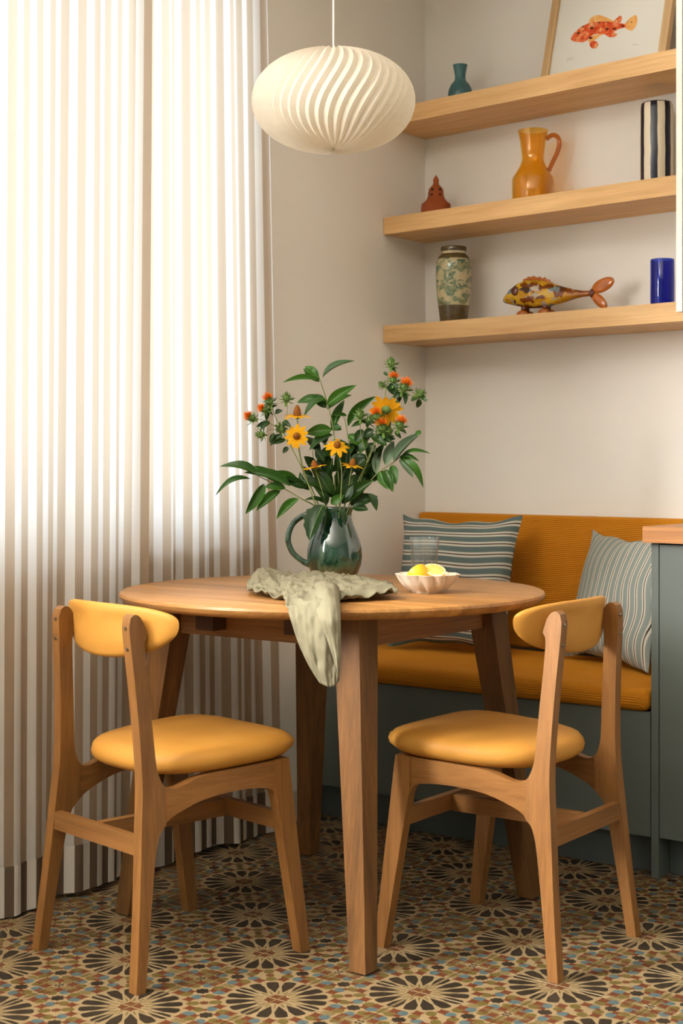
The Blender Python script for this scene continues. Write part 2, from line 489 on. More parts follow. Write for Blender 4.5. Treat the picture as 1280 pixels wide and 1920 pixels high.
bm = bmesh.new()
W1, W2 = (1.80, 3.28, .84, 2.50), (-.25, 1.05, 1.25, 2.62)
def wall_left(bm, ys):
    x0, x1 = XL-WT, XL
    cur = YF-WT
    for (a, b, z0, z1) in ys:
        box(bm, x0, x1, cur, a, 0, ZC); box(bm, x0, x1, a, b, 0, z0); box(bm, x0, x1, a, b, z1, ZC); cur = b
    box(bm, x0, x1, cur, YB+.3, 0, ZC)
wall_left(bm, [W2, W1]); st(mkb('wall_left', bm, M['wall'], None, False))
bm = bmesh.new(); prism(bm, [(XL, YB), (XR, yb(XR)), (XR, yb(XR)+.8), (XL, YB+.3)], 0, ZC); st(mkb('wall_back', bm, M['wall'], None, False))
bm = bmesh.new(); box(bm, XR, XR+WT, YF-WT, YB+.3, 0, ZC); st(mkb('wall_right', bm, M['green'], None, False))  # unseen wall, its dark paint chosen to cut bounced light
bm = bmesh.new(); box(bm, XL-WT, XR+WT, YF-WT, YF, 0, ZC); st(mkb('wall_front', bm, M['green'], None, False))  # unseen wall behind the camera, painted dark to reduce frontal fill
bm = bmesh.new(); box(bm, XL-WT, XR+WT, YF-WT, YB+.5, ZC, ZC+.12); st(mkb('ceiling', bm, M['ceiling'], None, False))
bm = bmesh.new(); box(bm, XL, XL+.014, YF, 3.60, 0, .085); st(mkb('baseboard_left', bm, M['baseb'], None, True, 35, .003))

for k, (a, b, z0, z1) in enumerate((W1, W2)):
    fr = bmesh.new(); xa, xb, t_ = XL-.105, XL-.065, .05
    box(fr, xa, xb, a, a+t_, z0, z1); box(fr, xa, xb, b-t_, b, z0, z1); box(fr, xa, xb, a, b, z0, z0+t_); box(fr, xa, xb, a, b, z1-t_, z1)
    m_ = (a+b)/2; box(fr, xa, xb, m_-.035, m_+.035, z0, z1)
    wo = st(mkb('window_%d' % (k+1), fr, M['white'], None, True, 35, .003))
    for (p, q) in ((a+t_, m_-.035), (m_+.035, b-t_)):
        bx('pane', XL-.088, XL-.082, p, q, z0+t_, z1-t_, M['pane'], wo, 0)
    bx('window_sill', XL-.064, XL+.02, a-.03, b+.03, z0-.025, z0, M['white'], wo, .003)

# ------------------------------------------------------------------ curtains
def curtain(label, yb0, yb1, yt0, yt1, nf, nstripes, seed, xb, amp, z0=.012, z1=2.62, lean=0):
    rnd = random.Random(seed)
    NC, NR = 260, 44
    ph = [rnd.uniform(0, 6.28) for _ in range(6)]
    def fold(s, k):                   # k: 0 bottom .. 1 top
        a = amp*(1.0-.35*k)
        wob = .35*math.sin(2*math.pi*1.3*s+ph[3]) + .22*math.sin(3.1*k+ph[4])
        v = math.sin(2*math.pi*nf*s + ph[0] + wob*1.5)
        v += .45*math.sin(2*math.pi*nf*1.73*s + ph[1] - .8*k)
        v += .25*math.sin(2*math.pi*nf*3.1*s + ph[2] + 1.7*k) * (1-.5*k)
        return a*v
    # arc length along the cloth at mid height carries the stripes
    arc, L = [0], 0
    for i in range(1, NC+1):
        dx = fold(i/NC, .5)-fold((i-1)/NC, .5); dy = (yb1-yb0)/NC
        L += math.hypot(dx, dy); arc.append(L)
    def grid(k0, k1, rows, dx):
        vs, fs, uv = [], [], []
        for j in range(rows+1):
            k = k0+(k1-k0)*j/rows; z = z0+(z1-z0)*k
            for i in range(NC+1):
                s = i/NC
                y = (yb0+(yb1-yb0)*s)*(1-k) + (yt0+(yt1-yt0)*s)*k
                x = xb + fold(s, k) + dx + lean*(1-k)**3
                zz = z + (.006*math.sin(9*s+ph[5])*(1-k)**8)
                vs.append((x, y, zz)); uv.append((arc[i]/L*nstripes, k))
        for j in range(rows):
            for i in range(NC):
                a = j*(NC+1)+i; fs.append((a, a+1, a+NC+2, a+NC+1))
        return vs, fs, uv
    v, f, u = grid(0, 1, NR, 0)
    o = mk('curtain', v, f, M['curtain'], None, True, u, 180)
    tag(o, label, 'curtain', 'striped curtains at the window')
    v, f, u = grid(-.001, .043, 4, .0022)
    mk('hem', v, f, M['hem'], o, True, u, 180)
    return o
curtain('striped linen curtain at the far left, behind the left chair', 1.78, 2.775, 1.78, 2.80, 5, 23, 3, XL+.085, .013)
curtain('striped linen curtain hanging beside the bare wall, behind the table legs', 2.745, 3.355, 2.76, 3.285, 4, 12.2, 11, XL+.055, .011)

# ------------------------------------------------------------------ bench, cushions and cabinets
YP, YPL = 3.542, 3.592
bench = tag(empty('bench', (-2.25, YP, 0)), 'grey-green painted bench base under the mustard seat cushion', 'bench')
BX1 = -1.688
def at0(o, p): o.location = o.location - p.location; return o
def poly_part(name, poly, z0, z1, mat, parent, bevel=.002, seg=2):
    bm = bmesh.new(); prism(bm, [(x-parent.location.x, y-parent.location.y) for x, y in poly], z0-parent.location.z, z1-parent.location.z)
    return mkb(name, bm, mat, parent, True, 35, bevel, seg)
poly_part('body', [(XL+.002, YP+.02), (BX1-.002, YP+.02), (BX1-.002, yb(BX1)-.002), (XL+.002, YB-.002)], .103, .41, M['green'], bench)
poly_part('front_panel', [(XL+.002, YP), (BX1-.003, YP), (BX1-.003, YP+.019), (XL+.002, YP+.019)], .103, .418, M['green'], bench, .0015)
poly_part('plinth', [(XL+.002, YPL), (BX1-.002, YPL), (BX1-.002, YPL+.018), (XL+.002, YPL+.018)], .001, .102, M['plinth'], bench, .001)

def cushion(name, poly, z0, z1, mat, bev, label, cat):
    cx = sum(p[0] for p in poly)/4; cy = sum(p[1] for p in poly)/4
    bm = bmesh.new(); prism(bm, [(x-cx, y-cy) for x, y in poly], 0, z1-z0)
    bmesh.ops.bevel(bm, geom=bm.edges[:], offset=bev, segments=5, profile=.5, affect='EDGES')
    o = mkb(name, bm, mat, None, True, 60); o.location = (cx, cy, z0)
    return tag(o, label, cat)
bt = .055
pA, pB = wp(.02, .003, 0), wp(1.12, .003, 0)
cushion('seat_cushion', [(XL+.006, YP-.016), (BX1-.005, YP-.016), (BX1-.005, yb(BX1)-.06), (XL+.006, YB-.06)], .4185, .478, M['cord'], .022,
        'long mustard corduroy seat cushion lying on the grey-green bench', 'cushion')
p = [wp(.012, bt, 0), wp(1.75, bt, 0), wp(1.75, .004, 0), wp(.012, .004, 0)]
cushion('back_cushion', [(q.x, q.y) for q in p], .4795, .890, M['cord'], .012,
        'mustard upholstered back panel behind the bench, against the wall', 'cushion')

cab = tag(empty('base_cabinet', (-1.4, YP, 0)), 'grey-green kitchen base cabinet at the right end of the bench', 'cabinet')
CX1 = -.75
def cpoly(name, x0, x1, y0, y1, z0, z1, mat, bevel=.0015): return poly_part(name, [(x0, y0), (x1, y0), (x1, y1), (x0, y1)], z0, z1, mat, cab, bevel)
cpoly('side_panel', BX1, BX1+.020, YP, YP+.36, .001, .846, M['green'])
cpoly('body', BX1+.0225, CX1, YP+.021, YP+.36, .10, .844, M['green'])
cpoly('door', BX1+.0225, BX1+.48, YP, YP+.0195, .104, .843, M['green'])
cpoly('door', BX1+.4825, CX1, YP, YP+.0195, .104, .843, M['green'])
cpoly('plinth', BX1+.0225, CX1, YPL+.012, YPL+.03, .001, .099, M['plinth'])
wt = poly_part('worktop', [(BX1-.014, YP-.022), (CX1, YP-.022), (CX1, YP+.365), (BX1-.014, YP+.365)], .848, .889, M['worktop'], cab, .004)
wt.parent = None; wt.location = cab.location
tag(wt, 'thick oak worktop slab on the grey-green cabinet', 'worktop')

# white wall cabinet at the right end of the shelves
uc = tag(empty('wall_cabinet', wp(1.07, .34, 1.45)), 'white wall cabinet edge at the right end of the shelves', 'cabinet')
uc.rotation_euler = (0, 0, ROT_B)
UX = 0.0
def upart(name, x0, x1, n0, n1, z0, z1, mat=None):
    return bx(name, x0, x1, n0, n1, z0, z1, mat or M['white'], uc, .0015)
UC_T0, UC_N = 1.132, .33
uc.location = wp(UC_T0, UC_N, 1.449)
upart('side_panel', 0, .018, 0, .028, 0, 1.15)
upart('door', .021, .5, 0, .019, 0, 1.15)
upart('body', .019, .5, .0285, UC_N-.003, .042, 1.15)

# ------------------------------------------------------------------ shelves
SH = [(1.433, .0536, 'lowest oak shelf, holding the patterned vase and glass fish'),
      (1.777, .0536, 'middle oak shelf, holding the amber jug and terracotta lantern'),
      (2.120, .0536, 'top oak shelf, carrying the framed fish print')]
for z, th, lab in SH:
    bm = bmesh.new()
    a0 = (.0, .0); 
    pts = [wp(.002, .002, 0), wp(1.6, .002, 0), wp(1.6, .24, 0), wp(.026, .24, 0)]
    o_ = wp(.5, .12, z)
    R = Matrix.Rotation(-ROT_B, 3, 'Z')
    bm2 = bmesh.new(); loc = [(R @ (q-Vector((o_.x, o_.y, 0)))) for q in pts]
    prism(bm2, [(q.x, q.y) for q in reversed(loc)], 0, th)
    o = mkb('shelf', bm2, M['shelf'], None, True, 35, .0015); o.location = o_; o.rotation_euler = (0, 0, ROT_B)
    tag(o, lab, 'shelf', 'floating oak shelves'); bm.free()

# ------------------------------------------------------------------ table
TC = Vector((*W(-.022, 3.60), 0)); TR, TH = .50, .75
table = tag(empty('dining_table', TC), 'round oak dining table with four splayed legs', 'table')
top = empty('tabletop', (0, 0, 0), 0, table)
prof = [(0, .724), (TR-.030, .724), (TR-.012, .7275), (TR-.003, .735), (TR, .742), (TR-.0015, .7475), (TR-.006, .75), (0, .75)]
def disc_bm():
    bm = bmesh.new(); seg = 120; rings = []
    for r, z in prof[1:-1]: rings.append([bm.verts.new((r*math.cos(2*math.pi*i/seg), r*math.sin(2*math.pi*i/seg), z)) for i in range(seg)])
    bm.faces.new(rings[0][::-1]); bm.faces.new(rings[-1])
    for a, b in zip(rings, rings[1:]):
        for i in range(seg): bm.faces.new((a[i], a[(i+1) % seg], b[(i+1) % seg], b[i]))
    return bm
NS = 9
for k in range(NS):
    bm = disc_bm(); y0, y1 = -TR+2*TR*k/NS, -TR+2*TR*(k+1)/NS
    g_ = .00025
    if k > 0:
        r_ = bmesh.ops.bisect_plane(bm, geom=bm.verts[:]+bm.edges[:]+bm.faces[:], plane_co=(0, y0+g_, 0), plane_no=(0, 1, 0), clear_inner=True)
        bmesh.ops.edgeloop_fill(bm, edges=[e for e in r_['geom_cut'] if isinstance(e, bmesh.types.BMEdge)])
    if k < NS-1:
        r_ = bmesh.ops.bisect_plane(bm, geom=bm.verts[:]+bm.edges[:]+bm.faces[:], plane_co=(0, y1-g_, 0), plane_no=(0, 1, 0), clear_outer=True)
        bmesh.ops.edgeloop_fill(bm, edges=[e for e in r_['geom_cut'] if isinstance(e, bmesh.types.BMEdge)])
    mkb('stave', bm, M['tabletop'], top)

def loft4(name, c0, h0, z0, c1, h1, z1, mat, parent, bevel=.003):
    bm = bmesh.new(); a, b = [], []
    for sx, sy in ((-1,-1),(1,-1),(1,1),(-1,1)):
        a.append(bm.verts.new((c0[0]+sx*h0, c0[1]+sy*h0, z0))); b.append(bm.verts.new((c1[0]+sx*h1, c1[1]+sy*h1, z1)))
    bm.faces.new(a[::-1]); bm.faces.new(b)
    for i in range(4): bm.faces.new((a[i], a[(i+1) % 4], b[(i+1) % 4], b[i]))
    return mkb(name, bm, mat, parent, True, 35, bevel)
LB, LTp = .339, .262
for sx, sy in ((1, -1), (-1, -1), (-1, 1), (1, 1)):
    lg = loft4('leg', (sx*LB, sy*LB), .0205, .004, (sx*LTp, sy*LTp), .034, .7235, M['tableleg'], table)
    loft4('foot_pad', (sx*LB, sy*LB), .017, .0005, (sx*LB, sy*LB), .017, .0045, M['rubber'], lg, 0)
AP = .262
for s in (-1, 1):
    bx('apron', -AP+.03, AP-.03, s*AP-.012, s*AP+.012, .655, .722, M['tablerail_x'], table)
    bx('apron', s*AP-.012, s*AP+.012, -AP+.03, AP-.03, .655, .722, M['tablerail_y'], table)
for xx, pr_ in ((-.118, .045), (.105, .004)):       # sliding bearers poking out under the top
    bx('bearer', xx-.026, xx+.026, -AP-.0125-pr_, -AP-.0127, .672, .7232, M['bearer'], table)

# ------------------------------------------------------------------ chairs
def post_r(f, h): return .184-.073*h
def rail_r(f, h): return .156 + (f+.155)*.105
def fleg_r(f, h): return .201-.036*h
def sideprism(name, poly, rf, th, side, mat, parent, bevel=.004):
    # poly in (forward, height); thickness along local x, centred on rf(forward, height)
    bm = bmesh.new()
    a = [bm.verts.new((side*rf(*p)-th/2, p[0], p[1])) for p in poly]; b = [bm.verts.new((side*rf(*p)+th/2, p[0], p[1])) for p in poly]
    n = len(poly); bm.faces.new(a); bm.faces.new(b[::-1])
    for i in range(n): bm.faces.new((a[i], b[i], b[(i+1) % n], a[(i+1) % n]))
    return mkb(name, bm, mat, parent, True, 40, bevel, 2)
def spl(pts, n=4):
    return [(v.x, v.y) for v in catmull([(p[0], p[1], 0) for p in pts], n)]
POST = spl([(-.223, 0), (-.208, .15), (-.196, .30), (-.188, .42), (-.194, .57), (-.203, .69), (-.204, .722)]) + \
       spl([(-.200, .737), (-.190, .743), (-.179, .739), (-.170, .727)]) + spl([(-.161, .699), (-.169, .672), (-.160, .54), (-.154, .45), (-.150, .425), (-.142, .404), (-.1352, .3955)]) + \
       [(-.135, .318)] + spl([(-.141, .312), (-.155, .292), (-.169, .229), (-.201, 0)])
RAIL = spl([(-.135, .3955), (-.122, .3895), (-.105, .3885), (-.085, .394), (-.05, .405), (.0, .410), (.130, .416)], 3) + \
       spl([(.130, .343), (.124, .354), (.104, .362), (.042, .365), (-.042, .357), (-.110, .334), (-.135, .318)], 3)
FLEG = [(.1302, .4165), (.168, .4185)] + [(.181, .30), (.214, 0), (.188, 0), (.139, .30), (.1335, .331), (.1302, .343)]

def make_chair(label, loc, rz):
    t = tag(empty('dining_chair', loc, rz), label, 'chair', 'mustard dining chairs at the table')
    for s in (-1, 1):
        p = sideprism('back_leg', POST, post_r, .027, s, M['chairwood'], t, .005)
        for hz in (.716, .674):
            bm = bmesh.new(); bmesh.ops.create_cone(bm, cap_ends=True, segments=12, radius1=.0042, radius2=.0036, depth=.004,
                matrix=Matrix.Translation((s*post_r(0, hz), -.2045 if hz > .7 else -.2025, hz)) @ Matrix.Rotation(math.pi/2, 4, 'X'))
            mkb('screw', bm, M['screw'], p)
        sideprism('side_rail', RAIL, rail_r, .022, s, M['chairwood_y'], t, .003)
        sideprism('front_leg', FLEG, fleg_r, .027, s, M['chairwood'], t, .004)
    bx('rear_stretcher', -.152, .152, -.196, -.178, .262, .300, M['chairwood_x'], t, .004)
    bx('front_stretcher', -.178, .178, .142, .160, .268, .305, M['chairwood_x'], t, .004)
    bx('centre_stretcher', -.010, .010, -.1775, .1415, .266, .302, M['chairwood_y'], t, .004)
    # seat
    NU, NV = 40, 14
    def outline(a):
        c, s_ = math.cos(a), math.sin(a)
        e = 4.6 if s_ > 0 else 2.9
        rr = (abs(c)**e + abs(s_)**e)**(-1/e)
        x, y = c*rr, s_*rr
        wdt = .195 + .016*y
        return x*wdt, .040 + y*.186
    vs, fs = [], []
    def zc(y): return .402 + (y+.16)*.045
    rows = [(0, 0), (.80, 0.0), (.93, .004), (.985, .013), (1.0, .024), (.985, .036), (.945, .045), (.86, .0505), (.70, .0545), (.45, .057), (.2, .058), (0, .058)]
    for k, (sc, dz) in enumerate(rows):
        for i in range(NU):
            x, y = outline(2*math.pi*i/NU)
            yy = .040+(y-.040)*sc
            lift = .012*max(0, (yy-.12)/.1)**2 if dz < .03 else 0
            vs.append((x*sc, yy, zc(yy)+dz+lift))
    for k in range(len(rows)-1):
        for i in range(NU):
            j = (i+1) % NU; fs.append((k*NU+i, k*NU+j, (k+1)*NU+j, (k+1)*NU+i))
    o = mk('seat', vs, fs, M['leather'], t, False)
    bm = bmesh.new(); bm.from_mesh(o.data); bmesh.ops.remove_doubles(bm, verts=bm.verts, dist=1e-5); bmesh.ops.recalc_face_normals(bm, faces=bm.faces); bm.to_mesh(o.data); bm.free(); smooth(o.data, 80)
    # backrest: curved pad, flat above and half-round below
    def bo(a):
        c, s_ = math.cos(a), math.sin(a)
        e = 2.7 if s_ > 0 else 2.15
        rr = (abs(c)**e + abs(s_)**e)**(-1/e)
        return c*rr*.200, s_*rr*(.036 if s_ > 0 else .078)
    vs, fs = [], []; NB = 64
    lay = [(.0, -.000), (.5, -.0), (.88, .000), (.97, .003), (1, .009), (.97, .016), (.88, .0195), (.5, .021), (0, .021)]
    for sc, d in lay:
        for i in range(NB):
            x, z = bo(2*math.pi*i/NB); x *= sc; z *= sc
            y = -.193 + 1.55*x*x + d - .10*z
            vs.append((x, y, .724+z))
    for k in range(len(lay)-1):
        for i in range(NB):
            j = (i+1) % NB; fs.append((k*NB+i, k*NB+j, (k+1)*NB+j, (k+1)*NB+i))
    o = mk('backrest', vs, fs, M['leather'], t, False)
    bm = bmesh.new(); bm.from_mesh(o.data); bmesh.ops.remove_doubles(bm, verts=bm.verts, dist=1e-5); bmesh.ops.recalc_face_normals(bm, faces=bm.faces); bm.to_mesh(o.data); bm.free(); smooth(o.data, 80)
    return t
make_chair('mustard seated beech dining chair in front of the striped curtain', (*W(-.370, 3.283), 0), math.radians(-10.8))
make_chair('mustard seated beech dining chair in front of the bench and cabinet', (*W(.369, 3.3465), 0), math.radians(91.2))

# ------------------------------------------------------------------ pendant lamp
lx, ly = W(-.019, 3.61)
lamp = tag(empty('pendant_lamp', (lx, ly, 1.908)), 'white pleated paper pendant lamp hanging above the table', 'lamp')
NPL, NT_ = 46, 44
vs, fs = [], []
for j in range(NT_+1):
    ph = -math.pi/2 + math.pi*j/NT_
    c, s_ = math.cos(ph), math.sin(ph)
    R_ = .1945*abs(c)**.82; z = .1175*(abs(s_)**1.0)*(1 if s_ > 0 else -1)
    R_ = max(R_, .006)
    tw = .22*math.sin(ph*1.0) + .05*math.sin(3*ph)
    for i in range(NPL*2):
        a = math.pi*i/NPL + tw
        ridge = 1 if i % 2 == 0 else 0
        dep = min(.0075, R_*.35)
        rr = R_ - (0 if ridge else dep)
        vs.append((rr*math.cos(a), rr*math.sin(a), z + (0 if ridge else -.004*s_)))
n2 = NPL*2
for j in range(NT_):
    for i in range(n2):
        k = (i+1) % n2; fs.append((j*n2+i, j*n2+k, (j+1)*n2+k, (j+1)*n2+i))
mk('shade', vs, fs, M['shade'], lamp, True, None, 28)
tube('cord', [(0, 0, .105), (0, 0, .5), (0, 0, ZC-1.908)], .0025, M['cordwhite'], lamp)
lathe('canopy', [(0, ZC-1.908-.03), (.045, ZC-1.908-.03), (.05, ZC-1.908-.001), (0, ZC-1.908-.001)], M['cordwhite'], lamp, 32)

# ------------------------------------------------------------------ pillows
def pillow(label, P0, P1, upv, mat, per, axis, thick, seed):
    P0, P1, upv = Vector(P0), Vector(P1), Vector(upv)
    u = (P1-P0); wl = u.length; u.normalize(); hl = upv.length; v = upv.normalized(); v = (v-u*v.dot(u)).normalized(); n = u.cross(v)
    rnd = random.Random(seed); ph = [rnd.uniform(0, 6.3) for _ in range(8)]
    N = 36; vs, fs, uv = [], [], []
    def pt(i, j, side):
        a, b = -1+2*i/N, -1+2*j/N
        pin = .115
        x = a*(1-pin*(1-b*b)*abs(a)**3) ; y = b*(1-pin*(1-a*a)*abs(b)**3)
        t = (max(0, 1-abs(a)**2.6)*max(0, 1-abs(b)**2.6))**.55
        wr = 1 + .05*math.sin(5*a+ph[0]+2*b) + .05*math.sin(7*b+ph[1]-3*a) + .03*math.sin(11*a*b+ph[2])
        ed = (.006*math.sin(9*a+ph[3])*abs(b)**6 + .006*math.sin(8*b+ph[4])*abs(a)**6)
        return (x*wl/2 + ed*.3, y*hl/2 + ed*.5, side*thick/2*t*wr + ed*.7)
    for side in (1, -1):
        base = len(vs)
        for j in range(N+1):
            for i in range(N+1):
                x, y, z = pt(i, j, side); vs.append((x, y, z))
                wv = .020*math.sin(4*(i/N)+ph[5]) + .010*math.sin(11*(i/N)+ph[6]) if axis == 1 else .020*math.sin(5*(j/N)+ph[5])+.012*math.sin(13*(j/N)+ph[6])
                uv.append(((i/N)*wl/per + (wv*hl/per if axis == 0 else 0), (j/N)*hl/per + (wv*hl/per*.6 if axis == 1 else 0)))
        for j in range(N):
            for i in range(N):
                a = base+j*(N+1)+i; q = (a, a+1, a+N+2, a+N+1); fs.append(q if side > 0 else q[::-1])
    o = mk('throw_pillow', vs, fs, mat, None, True, uv, 70)
    mid = (P0+P1)/2 + v*hl/2
    o.matrix_world = Matrix((( u.x, v.x, n.x, mid.x), (u.y, v.y, n.y, mid.y), (u.z, v.z, n.z, mid.z), (0, 0, 0, 1)))
    return tag(o, label, 'pillow', 'striped pillows on the bench')
pillow('teal pillow with horizontal cream stripes in the bench corner', wp(.135, .345, .485), wp(.535, .26, .485), Vector((0, 0, .405)) - wn*.10,
       M['pillow'], .0335, 1, .13, 5)
pillow('pale grey-green pillow with upright stripes leaning against the cabinet', wp(.655, .17, .486), wp(1.05, .335, .486), (wd*.150 - wn*.055 + Vector((0, 0, .345))),
       M['pillow2'], .0300, 0, .11, 9)

# ------------------------------------------------------------------ things on the table
FWD = Vector((-SN, CS, 0)); RGT = Vector((CS, SN, 0))
JX, JY = W(-.0177, 3.86); JZ = 3.86
jug = tag(empty('jug', (JX, JY, TH+.0005)), 'green glazed ceramic jug holding the bouquet on the table', 'jug')
lathe('body', [(0, 0), (.046, 0), (.050, .003), (.060, .020), (.0675, .040), (.0705, .060), (.0690, .080), (.0640, .102), (.0560, .124), (.0480, .144), (.0440, .160), (.0430, .170), (.0445, .181),
      (.0450, .184), (.0440, .186), (.0420, .184), (.0405, .170), (.042, .155), (.052, .125), (.062, .09), (.064, .06), (.05, .015), (0, .008)], M['glaze'], jug, 64)
hp = catmull([-RGT*.045+Vector((0, 0, .166)), -RGT*.072+Vector((0, 0, .168)), -RGT*.105+Vector((0, 0, .145)), -RGT*.118+Vector((0, 0, .108)), -RGT*.108+Vector((0, 0, .074)), -RGT*.085+Vector((0, 0, .052)), -RGT*.062+Vector((0, 0, .040))], 5)
tube('handle', hp, [.0085]*4+[.0075]*(len(hp)-8)+[.0085]*4, M['glaze'], jug, 10)

def at(x, y, w=0):                    # sketch coordinates of the bouquet: right, down and depth towards the viewer (m)
    d = JZ-w
    cx = (x-640)*d/F_PX
    X, Y = W(cx, d)
    return Vector((X, Y, CAMH-(y-HOR)*d/F_PX))

# one leaf blade, unit length along y, folded along the midrib and arched
def blade(name, mat, arch, fold, wfac=.5, teeth=0):
    n = 10; vs, fs = [], []
    for i in range(n+1):
        t = i/n
        wv = wfac*(math.sin(math.pi*t**.85))**.8*(1-.15*t)
        if teeth and 0 < i < n: wv *= 1+teeth*(1 if i % 2 else -1)
        z = arch*math.sin(math.pi*t)*.5 - arch*.5*t*t
        for s in (-1, -.5, 0, .5, 1): vs.append((s*wv, t, z+fold*abs(s)*wv))
    for i in range(n):
        for k in range(4): a = i*5+k; fs.append((a, a+1, a+6, a+5))
    me = bpy.data.meshes.new(name); me.from_pydata(vs, [], fs); me.update(); smooth(me, 80); me.materials.append(mat)
    return me
BL = {k: [blade('leaf', M[m], ar, fo, wf, te) for ar, fo, wf, te in ((.16, .25, .5, 0), (.05, .4, .5, 0), (.28, .2, .5, 0))] for k, m, wf, te in (('g', 'leaf', 0, 0), ('p', 'leaf2', 0, 0), ('d', 'leaf3', 0, 0))}
BLT = [blade('leaf', M['leaf3'], .12, .3, .5, .10)]

def place_leaf(root, base, tip, width, kind='g', roll=None, mesh=None):
    b, t = Vector(base), Vector(tip); d = t-b; L = d.length; y = d.normalized()
    n = Vector((SN*.8, -CS*.8, .55)) + Vector((random.uniform(-.45, .45), random.uniform(-.45, .45), random.uniform(-.35, .35)))
    x = y.cross(n).normalized(); z = x.cross(y).normalized()
    me = mesh or random.choice(BL[kind])
    o = bpy.data.objects.new('leaf', me); link(o, root)
    Rm = Matrix(((x.x*width, y.x*L, z.x*L, b.x-root.location.x), (x.y*width, y.y*L, z.y*L, b.y-root.location.y), (x.z*width, y.z*L, z.z*L, b.z-root.location.z), (0, 0, 0, 1)))
    o.matrix_basis = Rm
    return o

def stem(root, pts, r0, r1, mat, name='stem'):
    P = catmull(pts, 6); n = len(P)
    return tube(name, [q-root.location for q in P], [r0+(r1-r0)*i/(n-1) for i in range(n)], mat, root, 6)

PXM = JZ/F_PX
JIN = lambda dx, w: at(627+dx, 1010, w)
def branch(label, stem_pts, leaves, r=.0022, kind='g', wscale=1.15, mat='stem', smat=None):
    p0 = Vector(stem_pts[0]); root = tag(empty('leafy_branch', p0), label, 'branch', 'stems in the bouquet')
    stem(root, stem_pts, r, r*.5, M[mat])
    for lf in leaves:
        (bx_, by), (tx, ty), wd_ = lf[0], lf[1], lf[2]
        w0 = lf[3] if len(lf) > 3 else random.uniform(-.01, .02); w1 = lf[4] if len(lf) > 4 else w0+random.uniform(-.015, .03)
        k = lf[5] if len(lf) > 5 else kind
        place_leaf(root, at(bx_, by, w0), at(tx, ty, w1), wd_*PXM*wscale, k)
    return root
branch('tall laurel-like branch rising from the middle of the jug', [JIN(4, 0), at(636, 930, .0), at(630, 850, .0), at(620, 780, 0), at(603, 722, .0), at(598, 706, 0)], [
    ((597, 714), (530, 714), 13, .0, .02), ((597, 710), (571, 684), 15, .0, -.02), ((599, 716), (568, 690), 15, -.005, -.02), ((604, 708), (663, 673), 17, .0, .02), ((613, 760), (667, 721), 19, 0, .02),
    ((613, 768), (659, 738), 17, -.01, -.03), ((607, 752), (555, 752), 18, -.01, -.02), ((610, 746), (568, 778), 17, .0, .015), ((612, 765), (588, 738), 18, -.01, -.03), ((622, 806), (572, 812), 22, -.01, -.01),
    ((626, 806), (640, 800), 12), ((624, 815), (578, 842), 24, -.02, -.02), ((628, 830), (612, 870), 20, -.01, -.02), ((622, 806), (645, 748), 16, -.02, -.04), ((620, 800), (640, 806), 16, -.02, 0),
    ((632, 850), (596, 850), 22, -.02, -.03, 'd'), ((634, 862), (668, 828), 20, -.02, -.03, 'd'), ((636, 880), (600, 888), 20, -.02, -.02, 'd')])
branch('low laurel-like branch reaching out to the left of the jug', [JIN(-8, .01), at(600, 958, .02), at(565, 935, .03), at(530, 915, .035), at(485, 893, .04)], [
    ((487, 894), (413, 868), 20, .04, .05), ((470, 898), (401, 923), 14, .04, .06), ((495, 907), (460, 964), 19, .04, .06), ((526, 920), (480, 958), 17, .04, .06), ((560, 935), (518, 973), 17, .035, .05),
    ((525, 905), (476, 873), 16, .03, .02), ((545, 912), (458, 882), 22, .035, .05), ((560, 905), (505, 886), 16, .02, .02), ((535, 915), (495, 912), 16, .04, .05), ((575, 915), (525, 893), 17, .02, .02, 'd')])
branch('grey-green branch reaching out to the right of the jug', [JIN(10, .01), at(665, 945, .02), at(700, 895, .025), at(738, 866, .03), at(756, 853, .03)], [
    ((738, 868), (790, 810), 20, .03, .03, 'p'), ((752, 855), (806, 846), 9, .03, .04), ((748, 857), (786, 862), 10, .03, .04), ((748, 858), (797, 910), 17, .03, .05, 'g'), ((748, 862), (775, 895), 14, .03, .05, 'p'),
    ((735, 872), (742, 908), 16, .03, .05), ((722, 880), (736, 922), 18, .03, .05), ((712, 884), (728, 918), 16, .03, .05), ((722, 872), (738, 826), 18, .02, .01, 'p'), ((706, 890), (716, 836), 17, .02, .0, 'p'),
    ((700, 898), (690, 840), 18, .01, -.01, 'd'), ((780, 818), (788, 806), 9, .035, .03), ((690, 905), (680, 850), 18, .0, -.01, 'd')])
branch('short leafy sprig behind the daisies, right of the centre', [JIN(6, -.02), at(648, 930, -.02), at(655, 850, -.02), at(647, 790, -.02), at(643, 782, -.02)], [
    ((652, 800), (705, 742), 20, -.02, -.02), ((651, 815), (700, 845), 18, -.015, 0), ((650, 780), (622, 778), 8, -.02, -.01), ((655, 832), (690, 808), 16, -.02, -.03), ((656, 860), (700, 862), 16, -.01, .01, 'd'),
    ((655, 850), (625, 822), 16, -.02, -.02, 'd'), ((652, 880), (690, 895), 18, -.01, .01, 'd')], .0014)
